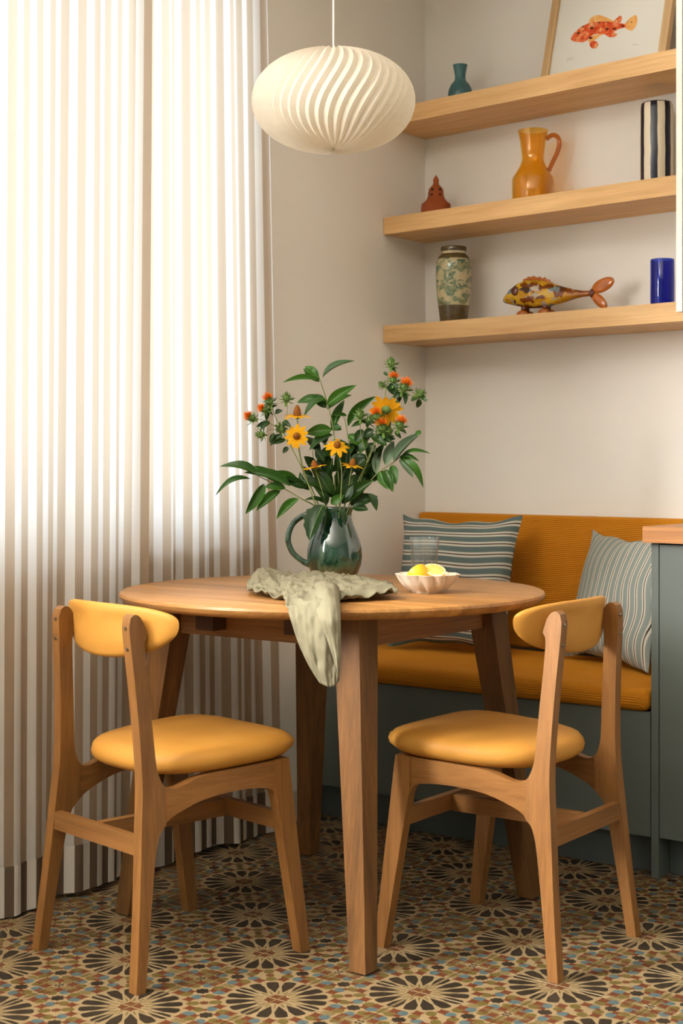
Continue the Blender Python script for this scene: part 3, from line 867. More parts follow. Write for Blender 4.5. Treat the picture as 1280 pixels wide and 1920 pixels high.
branch('dark leafy collar stem at the jug mouth', [JIN(0, .02), at(630, 955, .03), at(628, 915, .03), at(626, 890, .03)], [
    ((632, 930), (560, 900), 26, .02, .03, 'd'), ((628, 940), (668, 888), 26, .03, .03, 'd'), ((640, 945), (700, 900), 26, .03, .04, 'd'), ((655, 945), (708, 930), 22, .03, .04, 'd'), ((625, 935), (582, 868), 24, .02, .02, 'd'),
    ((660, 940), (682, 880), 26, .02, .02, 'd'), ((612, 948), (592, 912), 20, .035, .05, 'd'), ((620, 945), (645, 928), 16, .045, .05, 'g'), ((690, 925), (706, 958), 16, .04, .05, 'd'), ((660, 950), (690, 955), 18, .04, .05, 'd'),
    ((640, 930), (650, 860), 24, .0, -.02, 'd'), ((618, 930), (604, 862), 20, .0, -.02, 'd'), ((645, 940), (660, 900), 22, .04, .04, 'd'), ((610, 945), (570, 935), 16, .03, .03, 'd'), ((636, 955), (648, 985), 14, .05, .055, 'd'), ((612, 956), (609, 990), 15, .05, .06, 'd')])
rr_ = random.Random(21)
def fill(n, x0, x1, y0, y1, kind, w0, w1):
    out = []
    for _ in range(n):
        x, y = rr_.uniform(x0, x1), rr_.uniform(y0, y1); an = math.atan2(y-990, (x-630)*1.0) + rr_.uniform(-.55, .55); L = rr_.uniform(26, 48); w = rr_.uniform(w0, w1)
        out.append(((x, y), (x+L*math.cos(an), y+L*math.sin(an)), rr_.uniform(12, 19), w, w+rr_.uniform(-.02, .02), kind))
    return out
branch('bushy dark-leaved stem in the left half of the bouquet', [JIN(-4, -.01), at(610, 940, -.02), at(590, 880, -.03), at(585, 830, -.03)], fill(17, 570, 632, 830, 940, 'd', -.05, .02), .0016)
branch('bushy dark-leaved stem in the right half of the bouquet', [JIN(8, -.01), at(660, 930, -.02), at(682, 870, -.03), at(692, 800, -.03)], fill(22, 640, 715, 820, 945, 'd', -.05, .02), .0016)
br = tag(empty('hanging_leaf', at(602, 948, .04)), 'large serrated leaf hanging over the left of the jug rim', 'leaf')
tube('stalk', [JIN(-15, .02)-br.location, at(605, 952, .035)-br.location, Vector((0, 0, 0))], .0012, M['stemd'], br, 6)
o = place_leaf(br, at(606, 946, .045), at(578, 1012, .075), 44*PXM, 'd', None, BLT[0])

# daisies
def petal_mesh():
    n, vs, fs = 6, [], []
    for i in range(n+1):
        t = i/n; wv = .27*(math.sin(math.pi*min(1, t*.86+.10)))**.7
        for s in (-1, 0, 1): vs.append((s*wv, t, .06*math.sin(math.pi*t) - .05*abs(s) - (.03 if (i == n and s == 0) else 0)))
    for i in range(n):
        for k in range(2): a = i*3+k; fs.append((a, a+1, a+4, a+3))
    me = bpy.data.meshes.new('petal'); me.from_pydata(vs, [], fs); me.update(); smooth(me, 80); me.materials.append(M['petal']); return me
PET = petal_mesh()
def daisy(label, hx, hy, w, facing, R, npet, droop, stem_pts, cone=.5):
    R *= 1.18
    hd = at(hx, hy, w)
    root = tag(empty('yellow_daisy', hd), label, 'flower', 'yellow daisies in the bouquet')
    stem(root, list(stem_pts)+[hd - Vector(facing).normalized()*.004], .0016, .0012, M['stem'])
    f = Vector(facing).normalized(); a = f.orthogonal().normalized(); b = f.cross(a)
    fl = empty('flower_head', (0, 0, 0), 0, root)
    rot = Matrix((a, b, f)).transposed()
    o = lathe('disc', [(0, -.003), (R*.30, -.002), (R*.34, .002), (R*.28, .004+R*cone*.5), (R*.16, .005+R*cone*.85), (0, .006+R*cone)], M['disc'], fl, 16)
    o.rotation_euler = rot.to_euler()
    o = lathe('calyx', [(0, -.010), (.003, -.009), (R*.30, -.004), (R*.36, -.0022), (0, -.0022)], M['bud'], fl, 14); o.rotation_euler = rot.to_euler()
    for i in range(npet):
        an = 2*math.pi*i/npet + random.uniform(-.12, .12)
        d = (a*math.cos(an)+b*math.sin(an))
        dr = droop + random.uniform(-.12, .12)
        y = (d*math.cos(dr) - f*math.sin(dr)).normalized(); x = y.cross(f).normalized(); z = x.cross(y)
        L = R*random.uniform(.85, 1.05); st_ = d*R*.26
        p = bpy.data.objects.new('petal', PET); link(p, fl)
        Wd = R*.85
        p.matrix_basis = Matrix(((x.x*Wd, y.x*L, z.x*L, st_.x), (x.y*Wd, y.y*L, z.y*L, st_.y), (x.z*Wd, y.z*L, z.z*L, st_.z), (0, 0, 0, 1)))
    return root
TOC = -FWD
up = Vector((0, 0, 1))
daisy('yellow daisy seen side-on, uppermost above the left of the jug', 557, 779, .03, up+TOC*.15, .026, 10, .12, [JIN(-6, .02), at(585, 930, .03), at(562, 850, .03)], .7)
daisy('yellow daisy facing forward with a full ring of petals, left of centre', 556, 818, .05, TOC+up*.25-RGT*.05, .023, 11, .0, [JIN(-8, .03), at(588, 935, .045), at(565, 870, .048)], .35)
daisy('yellow daisy with drooping petals at the centre of the bouquet', 632, 836, .06, TOC*.8+up*.8+RGT*.1, .0235, 9, .25, [JIN(3, .03), at(638, 940, .05), at(640, 880, .058)], .4)
daisy('yellow daisy seen side-on just above the jug mouth, left', 590, 876, .05, up+TOC*.1-RGT*.2, .022, 10, -.05, [JIN(-6, .03), at(606, 930, .045)], .5)
daisy('yellow daisy half hidden in dark leaves above the jug, right', 660, 872, .045, up+TOC*.2+RGT*.2, .021, 9, .1, [JIN(6, .03), at(650, 930, .04)], .5)
daisy('large yellow daisy seen from behind at the upper right', 724, 768, .035, up*.5-TOC*.8+RGT*.1, .030, 12, .05, [JIN(12, .02), at(668, 920, .03), at(700, 840, .035)], .2)

# safflower sprigs: spiny green buds, some with orange tufts
def spikes_mesh(name, mat, n, L, rad, spread, seed, wfac=.24):
    rnd = random.Random(seed); vs, fs = [], []
    for i in range(n):
        an = 2.4*i; el = spread*(i/n)**.7
        d = Vector((math.sin(el)*math.cos(an), math.sin(el)*math.sin(an), math.cos(el)))
        s = Vector((-math.sin(an), math.cos(an), 0)); b0 = d*rad*.6; l = L*rnd.uniform(.75, 1.1)
        k = len(vs); vs += [b0-s*L*wfac*.5, b0+s*L*wfac*.5, b0+d*l*.6+s*L*wfac*.45, b0+d*l+Vector((0, 0, l*.12)), b0+d*l*.6-s*L*wfac*.45]
        fs.append((k, k+1, k+2, k+3, k+4))
    me = bpy.data.meshes.new(name); me.from_pydata(vs, [], fs); me.update(); me.materials.append(mat); return me
SPK = spikes_mesh('bracts', M['bud'], 30, .017, .005, 1.9, 1)
SPK2 = spikes_mesh('bracts', M['leaf'], 16, .024, .005, 2.2, 4, .3)
TUFT = spikes_mesh('tuft', M['floret'], 90, .0165, .003, 1.45, 2, .17)
def bud_body():
    o = lathe('bud', [(0, -.010), (.005, -.009), (.0095, -.002), (.010, .003), (.0075, .009), (.004, .012), (0, .013)], M['bud'], None, 12)
    me = o.data; bpy.data.objects.remove(o); return me
BUD = bud_body()
def safflower(label, stems, buds, leaves):
    root = tag(empty('safflower_sprig', stems[0][0]), label, 'flower', 'safflower sprigs in the bouquet')
    for k, (s, r) in enumerate([(x[:-1], x[-1]) for x in stems]): stem(root, s, r, r*.6, M['stem'])
    for (x, y, w, dx, dy, orange, sc) in buds:
        d = (RGT*dx + up*dy + TOC*.25).normalized(); a = d.orthogonal().normalized(); b = d.cross(a)
        R = Matrix((a, b, d)).transposed().to_4x4()
        e = bpy.data.objects.new('bud', BUD); link(e, root)
        e.matrix_basis = Matrix.Translation(at(x, y, w)-root.location) @ R @ Matrix.Scale(sc, 4)
        q = bpy.data.objects.new('bracts', SPK); link(q, e)
        q = bpy.data.objects.new('bracts', SPK2); link(q, e)
        q.location = (0, 0, -.005)
        if orange:
            q = bpy.data.objects.new('tuft', TUFT); link(q, e); q.location = (0, 0, .009)
    for (b, t, wd_, w0) in leaves: place_leaf(root, at(*b, w0), at(*t, w0+random.uniform(-.01, .02)), wd_*PXM*1.25, 'd')
    return root
safflower('spiny safflower sprig with three orange tufts, upper left of the bouquet',
    [[JIN(-8, .01), at(590, 930, .02), at(552, 850, .025), at(520, 790, .03), at(507, 755, .03), .0017], [at(530, 810, .025), at(500, 790, .03), at(474, 785, .03), .001], [at(540, 830, .025), at(515, 805, .03), at(494, 812, .035), .001],
     [at(530, 810, .025), at(538, 775, .02), at(538, 752, .02), .001]],
    [(505, 754, .03, -.35, 1, 1, 1.0), (473, 785, .03, -.9, .6, 1, .95), (497, 769, .035, -.5, .3, 1, .85), (537, 748, .02, .1, 1, 0, 1.0), (490, 815, .035, -.8, -.2, 0, .9), (527, 803, .03, .2, -.2, 0, .85)],
    [((505, 795), (480, 800), 10, .03), ((505, 790), (488, 805), 10, .03), ((515, 775), (530, 770), 9, .03), ((512, 780), (492, 770), 9, .03), ((530, 815), (505, 835), 12, .03), ((535, 825), (510, 833), 9, .03), ((515, 812), (505, 830), 7, .03), ((540, 838), (530, 850), 8, .03), ((530, 790), (545, 800), 10, .03), ((506, 765), (498, 790), 8, .03), ((520, 760), (505, 772), 9, .03)])
safflower('tall spiny safflower sprig at the upper right of the bouquet',
    [[JIN(14, 0), at(672, 920, .01), at(700, 830, .01), at(718, 760, .01), at(727, 710, .01), at(733, 686, .01), .0017], [at(720, 760, .01), at(745, 735, .02), at(758, 724, .02), .0012], [at(735, 745, .015), at(765, 742, .02), at(786, 742, .02), .001]],
    [(733, 682, .01, .1, 1, 0, 1.0), (737, 714, .015, .1, 1, 1, .95), (757, 728, .02, .35, .9, 1, 1.15), (786, 740, .02, .5, .5, 0, 1.0), (717, 722, .01, -.6, .6, 0, .7)],
    [((735, 720), (745, 735), 14, .02), ((728, 722), (738, 740), 14, .02), ((745, 735), (748, 755), 10, .02), ((755, 735), (760, 758), 10, .02), ((783, 745), (770, 752), 10, .02), ((785, 747), (782, 765), 10, .02), ((790, 742), (799, 752), 8, .02), ((737, 752), (750, 765), 9, .02), ((727, 704), (718, 697), 6, .01), ((735, 690), (742, 698), 6, .01), ((740, 725), (725, 728), 12, .02), ((750, 735), (738, 748), 10, .02)])
safflower('spiny safflower sprig with orange tufts around the large daisy at the right',
    [[JIN(10, .03), at(660, 930, .035), at(690, 860, .04), at(712, 805, .045), .0017], [at(695, 850, .04), at(725, 815, .045), at(748, 798, .045), .0012], [at(688, 860, .04), at(676, 810, .04), at(675, 780, .04), .0012], [at(700, 840, .04), at(706, 800, .045), at(708, 785, .045), .001]],
    [(716, 804, .05, -.2, 1, 1, 1.15), (749, 798, .05, .3, 1, 1, 1.05), (706, 782, .05, -.2, 1, 1, 1.0), (675, 779, .04, .0, 1, 0, 1.05), (692, 790, .04, .3, .8, 0, .9), (727, 812, .045, .5, .6, 0, .9)],
    [((690, 795), (670, 790), 8, .04), ((680, 790), (658, 800), 8, .04), ((700, 805), (680, 820), 14, .04), ((695, 815), (715, 830), 14, .04), ((690, 830), (672, 850), 16, .03), ((700, 830), (690, 855), 18, .03), ((705, 820), (725, 835), 14, .04), ((745, 805), (763, 812), 8, .05), ((740, 808), (752, 822), 7, .05), ((715, 825), (742, 822), 9, .05), ((720, 818), (735, 830), 10, .05), ((680, 805), (665, 830), 14, .03), ((685, 800), (700, 790), 10, .04), ((690, 845), (712, 850), 16, .03), ((685, 860), (665, 880), 18, .03)])

# napkin
def napkin():
    tcx, tcz = -.022, 3.60
    vs, fs = [], []
    def P(x, dz, h):                  # sketch x, distance from camera, height above the table
        X, Y = W((x-640)*dz/F_PX, dz); return Vector((X, Y, TH+h))
    def sheet(rows, nu, nv, wr, seed):
        rnd = random.Random(seed); ph = [rnd.uniform(0, 6.3) for _ in range(6)]
        R = [catmull(r, nu) for r in rows]; cols = [catmull([R[j][i] for j in range(len(rows))], nv) for i in range(len(R[0]))]
        base = len(vs); nI, nJ = len(cols), len(cols[0])
        for i in range(nI):
            for j in range(nJ):
                p = cols[i][j].copy(); a, b = i/nI, j/nJ
                q = wr*(math.sin(19*a+7*b+ph[0])+.6*math.sin(31*b-11*a+ph[1])+.5*math.sin(47*a+23*b+ph[2]))
                d = Vector((SN, -CS, 0))
                n_ = mnoise.noise(Vector((p.x*24, p.y*24, seed))) ; n2_ = mnoise.noise(Vector((p.x*55, p.y*55, p.z*30+seed))) ; n3_ = 1-abs(mnoise.noise(Vector((p.x*95, p.y*95, p.z*60+seed))))*2
                fold = (1-min(1, abs(n_)*2.4))**1.4*.016*(wr/.0022) + n2_*.004*(wr/.0022) + n3_*.003*(wr/.0022)
                if p.z > TH-.002: p.z += fold
                else: p += d*(n2_*.004+n3_*.0018+q*.9)
                r = math.hypot(p.x-TC.x, p.y-TC.y)
                if r < TR+.001: p.z = max(p.z, TH+.0022)
                elif p.z > TH-.05 and r < TR+.006:
                    k_ = (TR+.006)/r; p.x = TC.x+(p.x-TC.x)*k_; p.y = TC.y+(p.y-TC.y)*k_
                vs.append(p)
        for i in range(nI-1):
            for j in range(nJ-1):
                a = base+i*nJ+j; fs.append((a, a+nJ, a+nJ+1, a+1))
    # crumpled sheet lying on the table
    sheet([[P(500, 3.76, .004), P(530, 3.74, .018), P(565, 3.72, .010), P(600, 3.72, .020), P(640, 3.70, .016), P(670, 3.68, .010), P(690, 3.64, .006)],
           [P(478, 3.66, .020), P(496, 3.64, .034), P(540, 3.62, .016), P(575, 3.60, .026), P(615, 3.58, .014), P(660, 3.56, .020), P(712, 3.53, .010)],
           [P(466, 3.56, .010), P(486, 3.52, .030), P(528, 3.50, .022), P(560, 3.46, .016), P(600, 3.44, .028), P(650, 3.42, .018), P(738, 3.40, .016)],
           [P(462, 3.46, .006), P(490, 3.42, .012), P(520, 3.38, .008), P(555, 3.34, .016), P(605, 3.32, .012), P(655, 3.31, .014), P(746, 3.34, .004)],
           [P(468, 3.39, .004), P(495, 3.33, .004), P(530, 3.28, .004), P(560, 3.24, .010), P(610, 3.22, .006), P(658, 3.24, .003), P(735, 3.30, .016)]], 11, 12, .0022, 2)
    # flap falling over the table edge
    sheet([[P(520, 3.52, .026), P(545, 3.50, .030), P(575, 3.49, .028), P(600, 3.48, .034), P(625, 3.48, .024)],
           [P(526, 3.34, .020), P(550, 3.33, .022), P(580, 3.32, .024), P(605, 3.31, .030), P(630, 3.31, .022)],
           [P(533, 3.17, .010), P(556, 3.155, .008), P(583, 3.15, .012), P(612, 3.145, .016), P(634, 3.145, .012)],
           [P(540, 3.108, -.006), P(560, 3.095, -.008), P(585, 3.085, -.006), P(614, 3.075, -.004), P(637, 3.080, -.006)],
           [P(556, 3.098, -.060), P(572, 3.085, -.060), P(592, 3.072, -.060), P(616, 3.065, -.060), P(638, 3.078, -.060)],
           [P(576, 3.098, -.110), P(587, 3.088, -.110), P(601, 3.078, -.112), P(620, 3.072, -.112), P(637, 3.082, -.110)],
           [P(594, 3.098, -.143), P(600, 3.094, -.150), P(611, 3.088, -.155), P(624, 3.084, -.156), P(634, 3.088, -.148)]], 10, 9, .0016, 5)
    # corner folded over the flap
    sheet([[P(588, 3.30, .034), P(600, 3.29, .040), P(616, 3.29, .040), P(628, 3.29, .034), P(636, 3.29, .024)],
           [P(590, 3.15, .016), P(602, 3.135, .028), P(618, 3.13, .030), P(630, 3.135, .026), P(637, 3.14, .012)],
           [P(596, 3.062, -.012), P(606, 3.055, -.010), P(620, 3.05, -.008), P(631, 3.055, -.010), P(638.5, 3.066, -.012)],
           [P(612, 3.055, -.055), P(618, 3.05, -.055), P(626, 3.047, -.055), P(633, 3.05, -.055), P(639, 3.062, -.055)],
           [P(627, 3.058, -.105), P(630, 3.054, -.105), P(633, 3.052, -.106), P(636, 3.055, -.106), P(638, 3.066, -.105)],
           [P(631, 3.072, -.142), P(632, 3.070, -.143), P(633, 3.070, -.144), P(634.5, 3.072, -.144), P(636, 3.078, -.142)]], 6, 6, .0008, 8)
    o0 = W((600-640)*3.4/F_PX, 3.4); off = Vector((o0[0], o0[1], TH))
    o = mk('napkin', [v-off for v in vs], fs, M['linen'], None, True, None, 180); o.location = off
    md = o.modifiers.new('thickness', 'SOLIDIFY'); md.thickness = .0016; md.offset = 1
    return tag(o, 'crumpled sage linen napkin draped over the table edge', 'napkin')
napkin()

# lemon bowl
bx_, by_ = W((801-640)*3.50/F_PX, 3.50)
bprof = [(0, .0), (.034, 0), (.036, .004), (.046, .009), (.057, .020), (.064, .030), (.070, .041), (.0715, .0425), (.070, .0435), (.062, .034), (.050, .020), (.036, .011), (0, .009)]
def scal(a, r, z): return 1 + .20*(abs(math.sin(6*a + 38*z))**.7-.7)*min(1, max(0, (r-.026)/.02))
bowl = lathe('bowl', bprof, M['ceramic'], None, 192, 1, 1, 60, scal)
bowl.location = (bx_, by_, TH+.0005); tag(bowl, 'small fluted cream ceramic bowl holding lemon pieces', 'bowl')

def lemon_mats():
    rind = plain('lemon_rind', lin((236, 184, 20)), .4, .5, 0, .05, 120, .1)
    g = NG('lemon_flesh'); o = g.obj(); sp = g.node('ShaderNodeSeparateXYZ'); g.t.links.new(o, sp.inputs[0])
    an = g.math('ARCTAN2', sp.outputs[1], sp.outputs[0])
    rr = g.math('SQRT', g.math('ADD', g.math('MULTIPLY', sp.outputs[0], sp.outputs[0]), g.math('MULTIPLY', sp.outputs[1], sp.outputs[1])))
    seg = g.math('ABSOLUTE', g.math('SINE', g.math('MULTIPLY', an, 5)))
    mk_ = g.math('MULTIPLY', g.math('GREATER_THAN', seg, .22), g.math('LESS_THAN', rr, .0195))
    c = g.mix(mk_, lin((242, 226, 172)), lin((240, 204, 96))); g.base(c, .25, .5)
    pith = plain('lemon_pith', lin((244, 230, 180)), .6)
    return rind, g.m, pith
RIND, FLESH, PITH = lemon_mats()
def lemon_half(label, loc, rot, sc=1):
    t = tag(empty('lemon_half', loc), label, 'lemon'); t.rotation_euler = rot; t.scale = (sc,)*3
    lathe('rind', [(0, -.034), (.006, -.032), (.014, -.026), (.020, -.016), (.0232, -.006), (.0238, 0), (.0226, .0002)], RIND, t, 32)
    lathe('flesh', [(0, .0006), (.0205, .0006), (.0215, .0)], FLESH, t, 32)
    lathe('pith', [(.0205, .0004), (.0222, .0006), (.0234, .0002)], PITH, t, 32, 1, 1, 40)
    return t
def rot_to(d):                       # euler that turns +z to d
    return Vector(d).normalized().to_track_quat('Z', 'Y').to_euler()
cB = Vector((bx_, by_, TH))
lemon_half('lemon half with its cut face up, right of the two in the bowl', cB + RGT*.016 + TOC*.004 + up*.053, rot_to(up*.86+TOC*.45+RGT*.12), 1.12)
lemon_half('lemon piece showing its yellow rind, left of the two in the bowl', cB - RGT*.026 + TOC*.004 + up*.046, rot_to(up*.62-RGT*.50+FWD*.62), 1.12)

# water glass with an embossed emblem
gx, gy = W((795.5-640)*3.80/F_PX, 3.80)
tum = tag(empty('water_glass', (gx, gy, TH+.0008)), 'clear embossed glass tumbler of water behind the lemon bowl', 'glass')
def facet(a, r, z): return 1 + (.02*math.cos(10*a) if (.012 < z < .112 and r > .02) else 0)
lathe('tumbler', [(0, 0), (.029, 0), (.0305, .003), (.0312, .015), (.0345, .085), (.0368, .112), (.0358, .1125), (.0350, .110), (.0325, .085), (.0292, .018), (.024, .013), (0, .012)], M['glass'], tum, 80, 1, 1, 60, facet)
lathe('water', [(0, .0135), (.023, .0143), (.0283, .019), (.0318, .085), (.0318, .0855), (0, .0855)], M['water'], tum, 48)
em = bmesh.new()
ctr = TOC
def onface(u, h, d=.0012):
    an = u/.034; dirv = TOC*math.cos(an)+RGT*math.sin(an); r = .0312+(h-.015)*.047+.0006+d
    return dirv*r+up*h
vs_, fs_ = [], []
tube_data([onface(.012*math.sin(t*math.pi/10), .060+.022*math.cos(t*math.pi/10)) for t in range(21)], .0010, 6, vs_, fs_)
for s in (-1, 1):
    tube_data([onface(0, .068), onface(s*.006, .064), onface(s*.0085, .054), onface(s*.005, .048), onface(s*.001, .058)], .0009, 6, vs_, fs_)
tube_data([onface(0, .074), onface(0, .068), onface(0, .060), onface(0, .050), onface(0, .044)], [.001, .002, .0022, .0026, .0008], 8, vs_, fs_)
em.free(); mk('emblem', vs_, fs_, M['glass'], tum, True, None, 60)

# ------------------------------------------------------------------ things on the shelves
S1, S2, S3 = 1.433+.0541, 1.777+.0541, 2.120+.0541
o = lathe('vase', [(0, 0), (.022, 0), (.030, .006), (.0375, .022), (.0385, .036), (.0360, .050), (.0285, .066), (.0190, .076), (.0165, .085), (.0172, .097), (.0210, .118), (.0232, .127), (.0215, .1275), (.014, .100), (.012, .08), (0, .075)], M['teal'], None, 48)
o.location = wp(.241, .12, S3); tag(o, 'small teal bottle vase on the top shelf', 'vase')

# terracotta lantern
t = tag(empty('terracotta_lantern', wp(.143, .12, S2)), 'small terracotta lantern with pierced holes on the middle shelf', 'lantern')
TP = [(0, 0), (.0475, 0), (.0480, .018), (.0465, .040), (.0455, .044), (.042, .047), (.0355, .052), (.0285, .061), (.0245, .074), (.0238, .086), (.0215, .094), (.0130, .103), (.0085, .109), (.0090, .115), (.0095, .121), (.0065, .128), (.0025, .134), (0, .138)]
lathe('body', TP, M['terra'], t, 48)
for an, hz, rr in ((.55, .088, .0232), (.62, .070, .0253), (-.5, .088, .0232), (-.45, .070, .0253), (1.7, .078, .0242), (2.8, .078, .0242)):  # dark discs set on the body, painting the shade of its openings
    d = (TOC*math.cos(an) - RGT*math.sin(an))
    bm = bmesh.new(); bmesh.ops.create_cone(bm, cap_ends=True, segments=14, radius1=.0042, radius2=.0042, depth=.004)
    h_o = mkb('hole_shade_disc', bm, M['hole_shade_disc'], t); h_o.location = d*(rr-.0012)+up*hz; h_o.rotation_euler = rot_to(d)
    
# amber jug
t = tag(empty('amber_jug', wp(.520, .12, S2)), 'amber glass jug with handle on the middle shelf', 'jug')
def swirl(a, r, z): return 1 + .010*math.cos(16*a+38*z)
AO = [(0, 0), (.061, 0), (.0635, .004), (.0630, .04), (.0625, .074), (.0600, .082), (.0500, .098), (.0400, .114), (.0340, .130), (.0330, .142), (.0355, .165), (.0400, .195), (.0460, .222)]
AI = [(r-.0035, z) for r, z in AO[2:]][::-1]
lathe('body', AO+[(.0445, .2225)]+AI[:-1]+[(.057, .009), (0, .008)], M['amber'], t, 72, 1, 1, 60, swirl)
hp = catmull([RGT*.040+up*.196, RGT*.056+up*.208, RGT*.072+up*.205, RGT*.080+up*.186, RGT*.074+up*.158, RGT*.060+up*.128, RGT*.050+up*.106, RGT*.0465+up*.100], 5)
tube('handle', hp, [.007]*len(hp), M['amber_dark'], t, 10)

# tall striped vase
def stripe_vase_mat():
    g = NG('navy_stripe_glaze'); o = g.obj(); sp = g.node('ShaderNodeSeparateXYZ'); g.t.links.new(o, sp.inputs[0])
    an = g.math('ARCTAN2', sp.outputs[1], sp.outputs[0]); n = g.noise(g.scale(o, (1, 1, 12)), 1.2, 2)
    f = g.math('FRACT', g.math('ADD', g.math('ADD', g.math('MULTIPLY', an, 7/(2*math.pi)), g.math('MULTIPLY', n, .16)), 5.13))
    topm = g.math('GREATER_THAN', sp.outputs[2], .2385)
    c = g.mix(g.math('MAXIMUM', g.math('GREATER_THAN', f, .52), topm), lin((228, 214, 188)), lin((14, 16, 38))); g.base(c, .3, .5); return g.m
o = lathe('striped_vase', [(0, 0), (.046, 0), (.047, .004), (.047, .120), (.0465, .222), (.0450, .236), (.042, .241), (.039, .242), (.038, .235), (.038, .02), (0, .015)], stripe_vase_mat(), None, 64)
o.location = wp(.935, .10, S2); tag(o, 'tall cream and navy vertically striped vase on the middle shelf', 'vase')

# patterned vase
def pattern_mat():
    g = NG('landscape_glaze'); o = g.obj(); sp = g.node('ShaderNodeSeparateXYZ'); g.t.links.new(o, sp.inputs[0])
    n1 = g.noise(g.scale(o, (1, 1, 1.2)), 26, 3, .55, .6); n2 = g.noise(o, 60, 4, .6); n3 = g.noise(g.scale(o, (1, 1, 1.5)), 34, 2, .5, 1.0)
    body = g.ramp(n1, [(.36, lin((196, 176, 136))), (.50, lin((176, 166, 126))), (.56, lin((98, 116, 88))), (.62, lin((150, 148, 110))), (.72, lin((74, 66, 40)))])
    body = g.mix(g.math('GREATER_THAN', n3, .62), body, lin((72, 104, 84)))
    band = g.mix(n2, lin((44, 34, 22)), lin((116, 96, 60)))
    z = sp.outputs[2]
    m = g.math('MAXIMUM', g.math('LESS_THAN', z, .058), g.math('GREATER_THAN', z, .205))
    c = g.mix(m, body, band)
    ring = g.math('MULTIPLY', g.math('GREATER_THAN', z, .222), g.math('LESS_THAN', z, .229))
    c = g.mix(ring, c, lin((206, 188, 152)))
    g.base(c, .16, .55); return g.m
o = lathe('patterned_vase', [(0, 0), (.041, 0), (.0425, .003), (.0470, .040), (.0530, .090), (.0560, .140), (.0562, .175), (.0545, .195), (.0500, .210), (.0425, .219), (.0385, .2225), (.0385, .226), (.0400, .229), (.0405, .242), (.0390, .245), (.036, .244), (.034, .225), (.034, .2), (0, .19)], pattern_mat(), None, 64)
o.location = wp(.215, .12, S1); tag(o, 'tall glazed vase with a green landscape pattern on the lowest shelf', 'vase')

# cobalt tumbler
o = lathe('cobalt_tumbler', [(0, 0), (.0325, 0), (.0335, .003), (.0335, .134), (.0325, .1365), (.0312, .135), (.0310, .012), (.028, .009), (0, .009)], M['cobalt'], None, 64)
o.location = wp(.965, .12, S1); tag(o, 'cobalt blue glass tumbler at the right end of the lowest shelf', 'tumbler')

# glass fish
def fish_mat():
    g = NG('mottled_art_glass'); o = g.obj(); sp = g.node('ShaderNodeSeparateXYZ'); g.t.links.new(o, sp.inputs[0])
    n = g.noise(g.scale(o, (1, 1, 1.3)), 42, 2, .5, .4); v = g.node('ShaderNodeTexVoronoi'); nz = g.node('ShaderNodeTexNoise'); g.t.links.new(o, nz.inputs['Vector']); nz.inputs['Scale'].default_value = 45
    ov = g.vmath('SCALE', nz.outputs['Color']); ov.inputs['Scale'].default_value = .03
    g.t.links.new(g.scale(g.vmath('ADD', o, ov.outputs[0]).outputs[0], (.55, 1, 1.2)), v.inputs['Vector']); v.inputs['Scale'].default_value = 62
    vc = g.node('ShaderNodeSeparateColor'); g.t.links.new(v.outputs['Color'], vc.inputs[0])
    c = g.ramp(vc.outputs[0], [(0, lin((206, 150, 20))), (.30, lin((122, 58, 16))), (.52, lin((224, 176, 40))), (.70, lin((60, 30, 14))), (.82, lin((188, 172, 150))), (.90, lin((120, 136, 140)))], 'CONSTANT')
    tail = g.math('MULTIPLY', g.math('SUBTRACT', sp.outputs[0], .015), 12, None, True)
    c = g.mix(g.math('MULTIPLY', tail, .85), c, lin((140, 64, 16)))
    c = g.mix(g.math('MULTIPLY', n, .35), c, lin((70, 34, 12)))
    g.base(c, .08, .6); return g.m
FM = fish_mat()
fish = tag(empty('glass_fish', wp(.60, .12, S1)), 'mottled amber art glass fish ornament on the lowest shelf', 'ornament')
fish.rotation_euler = (0, 0, ROT_B)
sec = [(-.190, .062, .004, .004), (-.182, .064, .010, .012), (-.160, .070, .022, .024), (-.130, .074, .032, .036), (-.095, .074, .038, .044), (-.055, .071, .036, .043), (-.015, .067, .029, .035), (.030, .063, .020, .024), (.070, .061, .012, .014), (.100, .060, .008, .009), (.125, .059, .007, .008), (.130, .059, .003, .004)]
vs, fs = [], []; NF = 24
for x, zc_, ry, rz in sec:
    for i in range(NF): a = 2*math.pi*i/NF; vs.append((x, ry*math.cos(a), zc_+rz*math.sin(a)))
for k in range(len(sec)-1):
    for i in range(NF): j = (i+1) % NF; fs.append((k*NF+i, (k+1)*NF+i, (k+1)*NF+j, k*NF+j))
fs.append(list(range(NF))); fs.append([(len(sec)-1)*NF+i for i in range(NF)][::-1])
mk('body', vs, fs, FM, fish, True, None, 60)
def blob(name, c, r, mat, parent, rot=0):
    bm = bmesh.new(); bmesh.ops.create_uvsphere(bm, u_segments=20, v_segments=12, radius=1)
    for v in bm.verts: v.co = Vector((v.co.x*r[0], v.co.y*r[1], v.co.z*r[2]))
    if rot: bmesh.ops.rotate(bm, verts=bm.verts, matrix=Matrix.Rotation(rot, 3, 'Y'))
    for v in bm.verts: v.co += Vector(c)
    return mkb(name, bm, mat, parent, True, 80)
AMB = plain('amber_fin_glass', lin((172, 92, 26)), .1, .6, 0, .2, 60)
DAMB = plain('dark_amber_glass_knob', lin((92, 36, 10)), .1, .6, 0, .2, 60)
vs, fs = [], []
fin = [(-.125, .004), (-.110, .016), (-.085, .019), (-.055, .017), (-.030, .014), (-.010, .004)]
